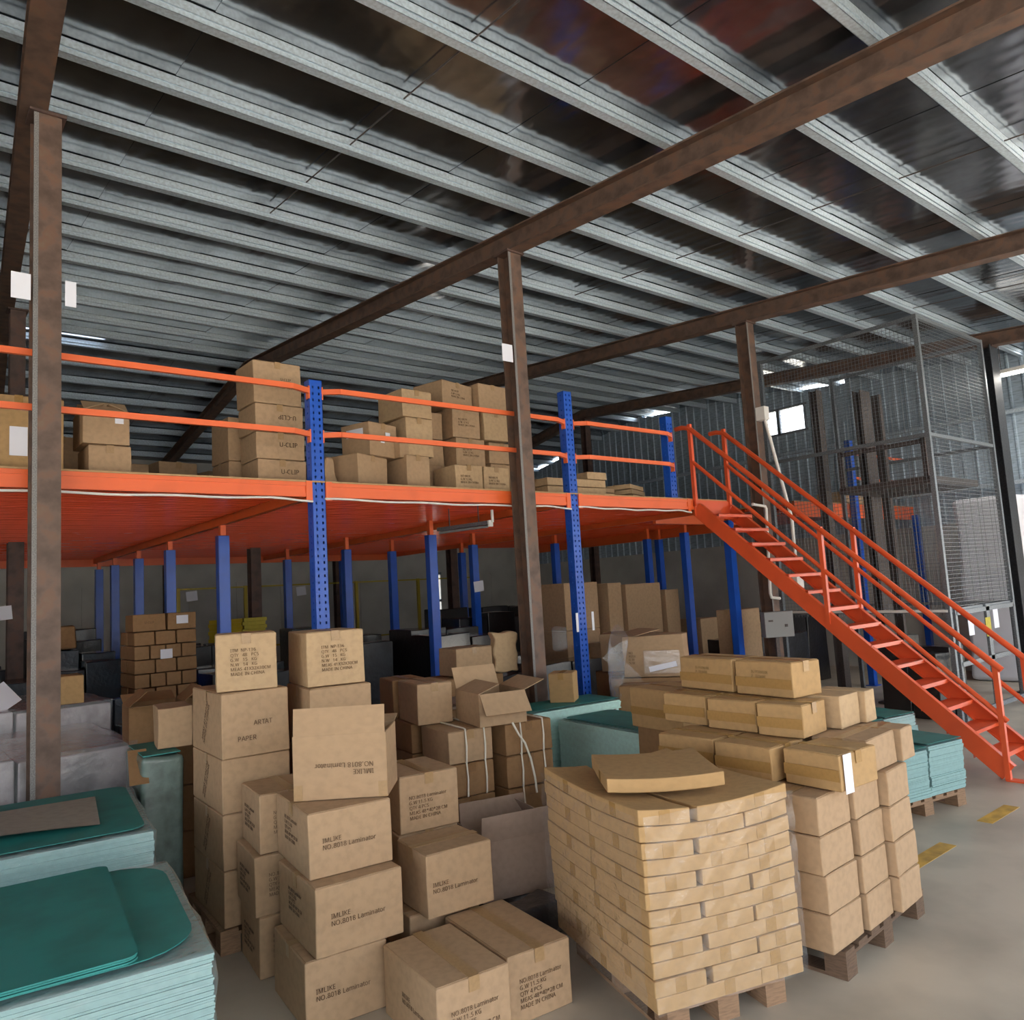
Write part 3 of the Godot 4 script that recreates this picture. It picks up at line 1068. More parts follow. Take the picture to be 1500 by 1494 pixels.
func make_laminators() -> void:
	var g := "laminator cartons in the stepped heap"
	var h := 0.283
	# front bottom row, ends towards the viewer
	var a := box_thing("carton", "plain tan carton with spec print, on the floor beside the sagging flat carton pile", g, 0.322, 0.272, 0.55, 2.186, 0, -2.9, -6.2)
	print_on(a, 0.322, 0.272, 0.55, "f", SPEC, 0.024, 0.0, -0.02)
	a = box_thing("carton", "tan carton with spec print on the floor, between two other floor cartons", g, 0.334, h, 0.5, 1.835, 0, -2.86, -6.0)
	print_on(a, 0.334, h, 0.5, "f", SPEC, 0.024, 0.0, -0.02)
	print_on(a, 0.334, h, 0.5, "l", LAM, 0.024, 0.05, 0.0)
	a = box_thing("carton", "tan laminator carton on the floor, bottom of the tallest printed column", g, 0.37, h, 0.47, 1.587, 0, -3.415, -6.6, "kraft", "x")
	print_on(a, 0.37, h, 0.47, "f", LAM, 0.027, -0.02, 0.0)
	a = box_thing("carton", "tan laminator carton second from the floor in the tallest printed column", g, 0.405, 0.285, 0.5, 1.643, h, -3.41, -5.2, "kraft", "x")
	print_on(a, 0.405, 0.285, 0.5, "f", LAM, 0.028, -0.01, 0.0)
	print_on(a, 0.405, 0.285, 0.5, "l", SPEC, 0.02, 0.0, 0.02)
	a = box_thing("carton", "tan laminator carton just below the one with its lid flap raised", g, 0.392, 0.28, 0.5, 1.666, h + 0.285, -3.50, -7.0, "kraft", "x")
	print_on(a, 0.392, 0.28, 0.5, "f", LAM, 0.028, -0.01, 0.0)
	print_on(a, 0.392, 0.28, 0.5, "l", SPEC, 0.022, 0.0, 0.02)
	open_top()
	a = box_thing("carton", "tan laminator carton resting on the two spec printed floor cartons", g, 0.357, 0.287, 0.333, 2.154, h, -3.312, -6.3, "kraft", "x")
	print_on(a, 0.357, 0.287, 0.333, "f", LAM, 0.027, -0.03, -0.01)
	a = box_thing("carton", "tan carton with spec print standing right behind a lower laminator carton", g, 0.337, 0.285, 0.40, 2.234, 0.566, -3.70, -7.5)
	print_on(a, 0.337, 0.285, 0.40, "f", SPEC, 0.024, -0.01, -0.02)
	for k in 2:
		box_thing("carton", ["tan carton on the floor hidden under the stepped heap", "tan carton in the middle of the stepped heap"][k], g, 0.34, h, 0.40, 2.23, h * k, -3.715, -7)
	box_thing("carton", "tan carton on the floor under the heap, behind the spec printed pair", g, 0.38, h, 0.17, 2.12, 0, -3.34, -6.3, "kraft", "x")
	# narrow column between the heap and the paper cartons
	for k in 3:
		a = box_thing("carton", ["spec printed carton on the floor", "spec printed carton in the middle", "spec printed carton on top"][k] + " of the three high column beside the paper cartons", g, 0.33, 0.282, 0.37, [1.60, 1.585, 1.615][k], 0.282 * k, [-3.965, -3.965, -3.965][k], -7)
		print_on(a, 0.33, 0.282, 0.37, "l", SPEC, 0.022, 0.0, 0.0)
		print_on(a, 0.33, 0.282, 0.37, "f", SPEC, 0.022, 0.0, 0.0)
	# paper cartons on a pallet
	pallet(1.82, -4.52, 0.86, 0.7, -4, "wooden pallet under the paper cartons, next to the teal boards")
	g = "paper cartons on the pallet"
	var names := ["bottom paper carton on the pallet, marker lines on its side", "paper carton second from the pallet, marker lines on its side", "paper carton third from the pallet, marker lines on its side"]
	for k in 3:
		a = box_thing("paper_carton", names[k], g, 0.37, 0.282, 0.6, 1.59, 0.12 + 0.282 * k, -4.50, -3, "kraft", "x")
		print_on(a, 0.37, 0.282, 0.6, "l", "MEAS 41*32*30\nMADE IN CHINA", 0.03, 0.0, 0.0, 62)
	a = box_thing("paper_carton", "paper carton with two stamped words, under a spec printed carton", g, 0.365, 0.34, 0.6, 1.583, 0.966, -4.475, -3, "kraft", "x")
	print_on(a, 0.365, 0.34, 0.6, "f", "ARTAT", 0.035, 0.035, 0.0)
	print_on(a, 0.365, 0.34, 0.6, "f", "PAPER", 0.035, -0.05, -0.075)
	print_on(a, 0.365, 0.34, 0.6, "l", "MEAS 41*32*30\nMADE IN CHINA", 0.034, 0.0, 0.0, 62)
	a = box_thing("paper_carton", "spec printed carton topmost on the stamped paper carton", g, 0.318, 0.305, 0.36, 1.585, 1.307, -4.37, -17.6, "kraft_pale")
	print_on(a, 0.318, 0.305, 0.36, "f", SPEC2, 0.024, 0.02, 0.0)
	a = box_thing("paper_carton", "spec printed carton with a slit lid, topmost of the plain paper cartons", g, 0.335, 0.305, 0.44, 2.03, 1.287, -4.29, -10, "kraft_pale")
	print_on(a, 0.335, 0.305, 0.44, "f", SPEC2, 0.024, 0.02, 0.0)
	for k in 4:
		a = box_thing("paper_carton", ["bottom plain carton behind the stepped heap", "second plain carton behind the stepped heap", "third plain carton behind the stepped heap", "plain carton directly under the slit lid carton"][k], g, 0.36, [0.28, 0.28, 0.28, 0.326][k], 0.48, 2.03, 0.12 + 0.28 * k, -4.27, -8, "kraft", "x")

func open_top() -> void:
	var t := thing("open_carton", "tan laminator carton with its lid flap raised and print upside down", "carton", Vector3(1.752, 0.85, -3.507), -38.7, "laminator cartons in the stepped heap")
	var w := 0.429
	var h := 0.288
	var d := 0.30
	begin()
	bx(Vector3(0, h / 2, d / 2), Vector3(w, h, 0.005))
	bx(Vector3(0, h / 2, -d / 2), Vector3(w, h, 0.005))
	bx(Vector3(-w / 2, h / 2, 0), Vector3(0.005, h, d))
	bx(Vector3(w / 2, h / 2, 0), Vector3(0.005, h, d))
	bx(Vector3(0, 0.0025, 0), Vector3(w, 0.005, d))
	done("body", "kraft", t)
	begin()
	bar(Vector3(0, h, d / 2), Vector3(0, h + 0.125, d / 2 - 0.015), w - 0.004, 0.004)
	done("raised_flap", "kraft", t)
	begin()
	bar(Vector3(0, h, -d / 2), Vector3(0, h + 0.02, -d / 2 - 0.12), w - 0.004, 0.004)
	done("rear_flap", "kraft", t)
	for s in [-1.0, 1.0]:
		begin()
		bar(Vector3(s * w / 2, h, 0), Vector3(s * (w / 2 - 0.10), h - 0.06, 0), 0.004, d - 0.02, Vector3.BACK)
		done("side_flap", "kraft", t)
	print_on(t, w, h, d + 0.008, "f", LAM, 0.031, 0.02, -0.01, 180)
	for s in [-1.0, 1.0]:
		begin()
		bx(Vector3(s * (w / 2 - 0.02), 0.035, d / 2 + 0.004), Vector3(0.04, 0.07, 0.001))
		done("tape", "tape", t)

func make_flat_pile() -> void:
	var cx := 2.785
	var cz := -2.455
	var yaw := -17.4
	var root := Transform3D(Basis(Vector3.UP, deg_to_rad(yaw)), Vector3(cx, 0, cz))
	pallet(cx, cz, 0.57, 0.80, yaw, "pale wooden pallet under the sagging flat cartons")
	var W := 0.715
	var D := 0.90
	var n := 12
	var lh := 0.0612
	var ord := ["lowest", "second lowest", "third lowest", "fourth lowest", "fifth lowest", "sixth lowest", "sixth highest", "fifth highest", "fourth highest", "third highest", "second highest", "highest"]
	for k in n:
		var y := 0.121 + lh * k
		var sag := 0.0034 * k
		var cells := []
		if k % 2 == 1:
			cells = [[-0.5, -0.165, 0.003, 0.5], [-0.5, -0.165, -0.5, -0.003], [-0.13, 0.5, 0.003, 0.5], [-0.13, 0.5, -0.5, -0.003]]
		else:
			cells = [[-0.5, 0.19, -0.5, 0.5], [0.197, 0.5, -0.5, 0.5]]
		var lean := Vector3(-0.0035 * k, 0, 0.002 * k)
		for c in cells:
			var w: float = (c[1] - c[0]) * W
			var d: float = (c[3] - c[2]) * D
			var ox: float = (c[0] + c[1]) / 2 * W + rng.randf_range(-0.006, 0.006)
			var oz: float = (c[2] + c[3]) / 2 * D + rng.randf_range(-0.006, 0.006)
			var bend := func(p: Vector3, s: Vector3) -> Vector3:
				var gx := (p.x + ox) / (W / 2)
				var gz := (p.z + oz) / (D / 2)
				var q := p
				q.y += sag * (0.75 * gx * gx + 0.5 * gz * gz - 0.35)
				return q
			var t := thing("flat_carton", "flat carton, %s layer of the sagging pile, %s" % [ord[k], ("narrow" if w < 0.3 else "broad") + ("" if k % 2 == 0 else (", facing the open floor" if c[3] > 0.4 else ", facing the teal boards"))], "carton", root * (Vector3(ox, y, oz) + lean), yaw, "flat cartons in the sagging pile")
			begin()
			soft(w - 0.004, lh - 0.0015, d - 0.002, 0.005, 10, bend)
			done("body", "kraft_warm", t)
			# tape patches on the visible ends
			var e := 0.0008
			var half := Vector3(w / 2 - 0.002, 0, d / 2 - 0.001)
			if c[3] > 0.4:
				var tx := 0.0 if w < 0.3 else w * 0.18
				var p: Vector3 = bend.call(Vector3(tx, lh / 2, half.z), Vector3.ONE)
				begin()
				bx(p + Vector3(0, 0, e), Vector3(0.05, lh - 0.008, 0.001))
				done("tape", "tape_warm", t)
			if c[0] < -0.4:
				var p: Vector3 = bend.call(Vector3(-half.x, lh / 2, 0.02), Vector3.ONE)
				begin()
				bx(p - Vector3(e, 0, 0), Vector3(0.001, lh - 0.008, 0.05))
				done("tape", "tape_warm", t)
	# the odd carton laid across the top
	var t2 := thing("flat_carton", "loose flat tan carton laid askew on top of the sagging pile", "carton", Vector3(2.726, 0.874, -2.43), -37.4, "flat cartons in the sagging pile")
	begin()
	soft(0.50, 0.058, 0.50, 0.005, 10, func(p: Vector3, s: Vector3) -> Vector3:
		return p + Vector3(0, 0.012 * (p.x / 0.25) * (p.x / 0.25) + 0.006 * (p.z / 0.25) * (p.z / 0.25) - 0.004, 0))
	done("body", "kraft_warm", t2)
	begin()
	bx(Vector3(-0.2525, 0.038, 0.05), Vector3(0.001, 0.045, 0.05))
	done("tape", "tape_warm", t2)
	# clear film clinging round the pile
	begin()
	var ring := []
	for k in 25:
		var u := k / 24.0
		ring.append(u)
	for row in 12:
		var y0 := 0.12 + row * 0.06
		for k in 12:
			var za := lerpf(-D / 2, D / 2, k / 12.0)
			var zb := lerpf(-D / 2, D / 2, (k + 1) / 12.0)
			var xa := lerpf(-W / 2, W / 2, k / 12.0)
			var xb := lerpf(-W / 2, W / 2, (k + 1) / 12.0)
			var f := func(v: float, y: float) -> float: return 0.006 * sin(v * 31.0 + y * 57.0) + 0.012
			quad(Vector3(-W / 2 - f.call(za, y0) - 0.012, y0, za), Vector3(-W / 2 - f.call(za, y0 + 0.06) - 0.014, y0 + 0.06, za), Vector3(-W / 2 - f.call(zb, y0 + 0.06) - 0.014, y0 + 0.06, zb), Vector3(-W / 2 - f.call(zb, y0) - 0.012, y0, zb))
			quad(Vector3(xa, y0, D / 2 + f.call(xa, y0) + 0.016), Vector3(xa, y0 + 0.06, D / 2 + f.call(xa, y0 + 0.06) + 0.016), Vector3(xb, y0 + 0.06, D / 2 + f.call(xb, y0 + 0.06) + 0.016), Vector3(xb, y0, D / 2 + f.call(xb, y0) + 0.016))
	var fl := done("stretch_film", "film_clear")
	fl.transform = root * Transform3D(Basis(), Vector3(-0.02, 0.02, 0.01))
	tag(fl, "clear stretch film wrapped round the sagging flat carton pile", "film")

func make_right_stack() -> void:
	var g := "small cartons on the tall pallet by the yellow dashes"
	pallet(3.67, -2.42, 0.90, 1.0, 4, "dark wooden pallet under the small taped cartons beside the yellow dashes", "wood_dark")
	var lh := 0.165
	var ord := ["bottom layer", "second layer", "third layer", "fourth layer"]
	# lower block: columns along the face towards the yellow dashes, and along the side
	for k in 4:
		var y := 0.12 + lh * k + 0.005
		var x := 3.17 - 0.008 * k
		var j := 0.006 * sin(k * 2.3)
		for r in 3:
			box_thing("small_carton", "small tan taped carton, %s of the corner column of the tall pallet" % ord[k] if r == 0 else "small tan taped carton, %s along the shaded side of the tall pallet" % ord[k], g, 0.30, lh - 0.002, 0.315, x + 0.15 + j, y, -2.06 - 0.325 * r, 3, "kraft", "x")
		box_thing("small_carton", "small tan taped carton, %s in the middle of the pallet face" % ord[k], g, 0.27, lh - 0.002, 0.30, x + 0.455 - j, y, -2.055, 4, "kraft", "x")
		box_thing("small_carton", "small tan taped carton, %s at the far end of the pallet face" % ord[k], g, 0.27, lh - 0.002, 0.30, x + 0.735 + j, y, -2.04, 5, "kraft", "x")
		box_thing("small_carton", "small tan taped carton, %s inside the tall pallet" % ord[k], g, 0.54, lh - 0.002, 0.60, x + 0.60, y, -2.53, 3, "kraft", "x")
	var y1 := 0.12 + lh * 4 + 0.006
	var rows := [
		# x, y, z, length along z, depth, yaw, text, label
		[3.45, y1, -1.985, 0.29, 0.31, -3, "", "warm tan carton with a white paper note on the upper pallet layer"],
		[3.40, y1, -2.33, 0.32, 0.30, 1, "", "warm tan carton in the middle of the upper pallet layer"],
		[3.42, y1, -2.69, 0.36, 0.30, 1, "", "warm tan carton at the hidden end of the upper pallet layer"],
		[3.62, y1 + lh, -2.27, 0.25, 0.26, 5, "", "warm tan carton at the corner of the second highest pallet layer"],
		[3.64, y1 + lh, -2.56, 0.31, 0.26, 0, "", "warm tan carton in the middle of the second highest pallet layer"],
		[3.68, y1 + lh, -2.90, 0.31, 0.26, -2, "", "warm tan carton at the far end of the second highest pallet layer"],
		[3.79, y1 + lh * 2, -2.44, 0.38, 0.24, -6, "IS PERMAN\nP  TRIMM\nYEL", "printed warm tan carton topmost on the tall pallet, at its corner"],
		[3.85, y1 + lh * 2, -2.86, 0.42, 0.24, -8, "IS PERMAN\nP  TRIMM\nYEL", "printed warm tan carton topmost on the tall pallet, beside a dented carton"],
	]
	for r in rows:
		var bh := lh + 0.02 if r[6] != "" else lh - 0.003
		var t := box_thing("small_carton", r[7], g, r[4], bh, r[3], r[0], r[1], r[2], r[5], "kraft_warm", "z")
		# a band of tape round the long side
		begin()
		bx(Vector3(-r[4] / 2 - 0.0035, lh * 0.42, 0), Vector3(0.001, 0.05, r[3] - 0.01))
		done("side_tape", "tape_warm", t)
		if r[6] != "":
			print_on(t, r[4], bh, r[3], "l", r[6], 0.022, -0.02, 0.01, 0.0, "ink_faint")
		if r[7].find("note") > 0:
			begin()
			bx(Vector3(-0.10, 0.075, 0.150), Vector3(0.065, 0.17, 0.001))
			done("paper_note", "paper", t)
	for q in [[3.80, y1, -2.05, 0.34, 0.28], [4.0, y1, -2.05, 0.0, 0.0], [3.80, y1, -2.55, 0.42, 0.6]]:
		if q[3] > 0:
			box_thing("small_carton", "plain tan carton in the upper pallet layer, %s" % ("beside the one with the note" if q[2] > -2.2 else "under the topmost cartons"), g, q[3], lh - 0.003, q[4], q[0], q[1], q[2], 4, "kraft", "x")
	box_thing("small_carton", "plain tan carton ending the upper pallet layer above the teal boards", g, 0.17, lh - 0.003, 0.27, 4.065, y1, -2.04, 5, "kraft", "x")
	box_thing("small_carton", "pale tan carton standing behind the corner of the second highest layer", g, 0.22, lh + 0.005, 0.27, 3.92, y1 + lh, -2.25, 3, "kraft_pale", "")
	box_thing("small_carton", "last pale tan carton of the second highest layer", g, 0.13, lh + 0.005, 0.27, 4.10, y1 + lh, -2.23, 4, "kraft_pale", "")
	box_thing("small_carton", "plain tan carton behind the printed topmost cartons", g, 0.25, lh - 0.01, 0.5, 4.08, y1 + lh, -2.7, -5, "kraft", "")
	box_thing("small_carton", "tan carton half hidden behind the printed topmost cartons", g, 0.24, lh - 0.02, 0.4, 4.06, y1 + lh * 2, -2.75, -8, "kraft", "")

# ---------------------------------------------------------------- teal boards
func board_stack(called: String, label: String, group: String, w: float, h: float, d: float, x: float, y: float, z: float, yaw: float, sheets: int, edge := "teal_edge", rounded := 0.0, slip := 0.004) -> Node3D:
	var t := thing(called, label, "board stack", Vector3(x, y, z), yaw, group)
	begin()
	var lh := h / sheets
	var drift := Vector2()
	for k in sheets:
		if k % 7 == 0:
			drift = Vector2(rng.randf_range(-slip, slip), rng.randf_range(-slip, slip)) * 1.6
		var o := Vector3(drift.x + rng.randf_range(-slip, slip) * 0.6, lh * (k + 0.5), drift.y + rng.randf_range(-slip, slip) * 0.6)
		bx(o, Vector3(w, lh * 0.93, d))
	var e := done("board_edges", edge, t)
	e.set_meta("kind", "stuff")
	begin()
	if rounded > 0.0:
		rounded_slab(w - 0.06, d - 0.06, 0.003, rounded, h)
	else:
		bx(Vector3(0, h + 0.0015, 0), Vector3(w - 0.004, 0.003, d - 0.004))
	done("top_board", "teal_face", t, Vector3(0, 0.017, 0))
	return t

func rounded_slab(w: float, d: float, t: float, r: float, y: float) -> void:
	var pts := []
	for c in [[1, 1, 0.0], [-1, 1, 90.0], [-1, -1, 180.0], [1, -1, 270.0]]:
		for k in 7:
			var a := deg_to_rad(c[2] + 15.0 * k)
			pts.append(Vector3(c[0] * (w / 2 - r) + cos(a) * r, y, c[1] * (d / 2 - r) + sin(a) * r))
	var up := Vector3(0, t, 0)
	for k in pts.size():
		var p: Vector3 = pts[k]
		var q: Vector3 = pts[(k + 1) % pts.size()]
		tri(Vector3(0, y + t, 0), p + up, q + up)
		quad(p, q, q + up, p + up)

func film_shell(t: Node, w: float, h: float, d: float, m := "film", top := true, y0 := 0.0) -> void:
	begin()
	soft(w + 0.016, h + 0.008, d + 0.016, 0.012, 9, func(p: Vector3, s: Vector3) -> Vector3:
		var k := 0.006
		return p + Vector3(sin(p.y * 41.0 + p.z * 13.0) * k, sin(p.x * 17.0 + p.z * 23.0) * k * 0.5 + y0 + (0.004 if p.y > h * 0.5 else 0.0), sin(p.y * 37.0 + p.x * 11.0) * k))
	done("stretch_film", m, t)

func make_boards() -> void:
	var g := "teal board stacks on pallets"
	pallet(0.33, -3.18, 1.12, 1.0, -7.7, "wooden pallet under the large teal boards with the loose board on top")
	# nearest stack, left
	var t := board_stack("board_stack", "stack of teal boards with a loose teal board on top, beside the stepped cartons", g, 1.14, 0.575, 1.05, 0.325, 0.12, -3.18, -7.7, 80, "teal_edge_pale", 0.2)
	begin()
	rounded_slab(0.80, 1.02, 0.005, 0.04, 0.0)
	rounded_slab(0.795, 1.015, 0.005, 0.04, 0.007)
	rounded_slab(0.80, 1.02, 0.005, 0.04, 0.014)
	var lb := done("loose_board", "teal_face", null, Vector3(0.28, 0.7175, -3.19))
	lb.rotation_degrees = Vector3(0, -6.5, 0)
	tag(lb, "loose teal board lying askew on the wrapped teal board stack", "board")
	film_shell(t, 1.14, 0.575, 1.05, "film_clear")
	# bigger one behind it with the grey card on top
	pallet(0.49, -4.65, 1.16, 1.1, -7.6, "wooden pallet under the teal boards with a grey card on top")
	t = board_stack("board_stack", "stack of teal boards with a curling grey card on top, beside the brown column foot", g, 1.2, 0.62, 1.12, 0.485, 0.12, -4.63, -7.6, 90, "teal_edge_pale", 0.08)
	film_shell(t, 1.2, 0.62, 1.12, "film_clear")
	begin()
	for i in 12:
		for j in 4:
			var f := func(a: int, b: int) -> Vector3:
				var u := a / 12.0
				var v := b / 4.0
				return Vector3(lerpf(-0.6, 0.52, u), 0.008 + 0.07 * pow(maxf(0.0, 1.0 - u * 1.9), 2.0) * v + 0.03 * v * sin(u * PI), lerpf(-0.34, 0.32, v))
			quad(f.call(i, j), f.call(i + 1, j), f.call(i + 1, j + 1), f.call(i, j + 1))
			quad(f.call(i, j) + Vector3(0, -0.003, 0), f.call(i + 1, j) + Vector3(0, -0.003, 0), f.call(i + 1, j + 1) + Vector3(0, -0.003, 0), f.call(i, j + 1) + Vector3(0, -0.003, 0))
	var gc := done("grey_card", "grey_card", null, Vector3(0.36, 0.763, -4.62))
	gc.rotation_degrees.y = -9
	tag(gc, "grey card sheet curling up on the teal board stack", "card")
	# silver wrapped pallets behind the column
	pallet(0.62, -6.25, 1.3, 1.3, 0, "wooden pallet under the silver wrapped load beside the column")
	pallet(0.78, -7.75, 1.3, 1.3, 0, "wooden pallet under the silver wrapped load below the small carton")
	for k in 2:
		var s := thing("wrapped_load", ["silver film wrapped load of boards directly behind the brown column", "silver film wrapped load of boards with a small carton on top"][k], "wrapped load", Vector3([0.62, 0.78][k], 0.13, [-6.25, -7.75][k]), 2, "silver wrapped pallet loads")
		for i in 2:
			for j in 2:
				begin()
				soft(0.66, [0.78, 0.92][k] - 0.02 * i + 0.015 * j, 0.66, 0.012, 5, rough(i * 3.0 + j, 0.006))
				done("bundle", "wrapped_goods", s, Vector3(-0.335 + 0.67 * i, 0, -0.335 + 0.67 * j))
		film_shell(s, 1.34, [0.79, 0.93][k], 1.34)
	# teal boards behind the strapped cartons
	pallet(4.45, -4.93, 0.98, 0.42, -6, "wooden pallet under the teal boards that carry a small tan carton")
	t = board_stack("board_stack", "stack of teal boards carrying a small tan carton next to the rusty column", g, 0.98, 0.66, 0.40, 4.42, 0.12, -4.94, -6, 70, "teal_edge", 0.0, 0.008)
	begin()
	soft(0.08, 0.12, 0.012, 0.004)
	var lb2 := done("torn_label", "wrapped_goods", t, Vector3(0.40, 0.48, 0.215))
	lb2.rotation_degrees = Vector3(15, 0, 12)
	pallet(4.40, -4.17, 0.56, 0.93, -5, "wooden pallet under the teal boards with a rounded dark corner")
	t = board_stack("board_stack", "stack of teal boards with a rounded dark green corner beside the small cartons", g, 0.55, 0.60, 0.95, 4.40, 0.12, -4.17, -5, 75, "teal_edge", 0.06, 0.004)
	begin()
	bx(Vector3(-0.23, 0.606, 0.0), Vector3(0.012, 0.003, 0.93))
	done("band", "teal_edge_pale", t)
	# small boards beside the stair
	pallet(5.86, -2.92, 0.86, 0.62, -11, "wooden pallet under the short teal board bundles at the stair foot")
	pallet(6.40, -3.36, 0.82, 0.45, -11, "wooden pallet under the film covered teal bundles below the stair")
	var k2 := 0
	for q in [[5.674, -2.84, 0.405, 0.4, 0.33], [6.084, -2.76, 0.40, 0.4, 0.345], [6.20, -3.40, 0.40, 0.42, 0.40], [6.60, -3.32, 0.38, 0.42, 0.41]]:
		t = board_stack("board_bundle", ["teal board bundle nearest the pallet corner by the tall cartons", "low teal board bundle on the pallet beside the stair foot", "higher teal board bundle half hidden behind the small cartons", "higher teal board bundle under the stair with torn film"][k2], "short teal board bundles", q[2], q[4], q[3], q[0], 0.12, q[1], -11, 36, "teal_edge_pale", 0.0, 0.007)
		if k2 > 1: film_shell(t, q[2], q[4], q[3], "film_clear")
		k2 += 1

# ---------------------------------------------------------------- strapped cartons around the middle column
func straps(t: Node, w: float, h: float, d: float, xs: Array) -> void:
	for x in xs:
		begin()
		var r := 0.006
		tube([Vector3(x, 0.0, d / 2 + r), Vector3(x + 0.004, h * 0.5, d / 2 + r + 0.003), Vector3(x, h + r * 0.6, d / 2 + r), Vector3(x, h + r, d / 2 - 0.02), Vector3(x - 0.004, h + r, -d / 2)], r, 6)
		done("strap", "strap", t)

func open_box(label: String, group: String, w: float, h: float, d: float, x: float, y: float, z: float, yaw: float, tone: String, flaps: Array, fill := "") -> Node3D:
	# flaps: angle from flat closed (0) over upright (90) to hanging outside (200+) for front, back, left, right
	var t := thing("open_carton", label, "carton", Vector3(x, y, z), yaw, group)
	begin()
	for q in [[Vector3(0, h / 2, d / 2), Vector3(w, h, 0.005)], [Vector3(0, h / 2, -d / 2), Vector3(w, h, 0.005)], [Vector3(-w / 2, h / 2, 0), Vector3(0.005, h, d)], [Vector3(w / 2, h / 2, 0), Vector3(0.005, h, d)], [Vector3(0, 0.0025, 0), Vector3(w, 0.005, d)]]:
		bx(q[0], q[1])
	done("body", tone, t)
	var fl := minf(d, w) * 0.48
	for k in 4:
		if flaps[k] == null: continue
		var a := deg_to_rad(flaps[k])
		var out: Vector3 = [Vector3(0, 0, 1), Vector3(0, 0, -1), Vector3(-1, 0, 0), Vector3(1, 0, 0)][k]
		var e: Vector3 = Vector3(0, h, 0) + out * (d / 2 if k < 2 else w / 2)
		var tip := e + (-out * cos(a) + Vector3.UP * sin(a)) * fl
		begin()
		bar(e, tip, (w if k < 2 else d) - 0.008, 0.004, (-out * sin(a) - Vector3.UP * cos(a)) if absf(sin(a)) > 0.9 else Vector3.UP)
		done("lid_flap", tone, t)
	if fill:
		begin()
		bx(Vector3(0, h * 0.4, 0), Vector3(w - 0.03, h * 0.7, d - 0.03))
		done("contents", fill, t)
	return t

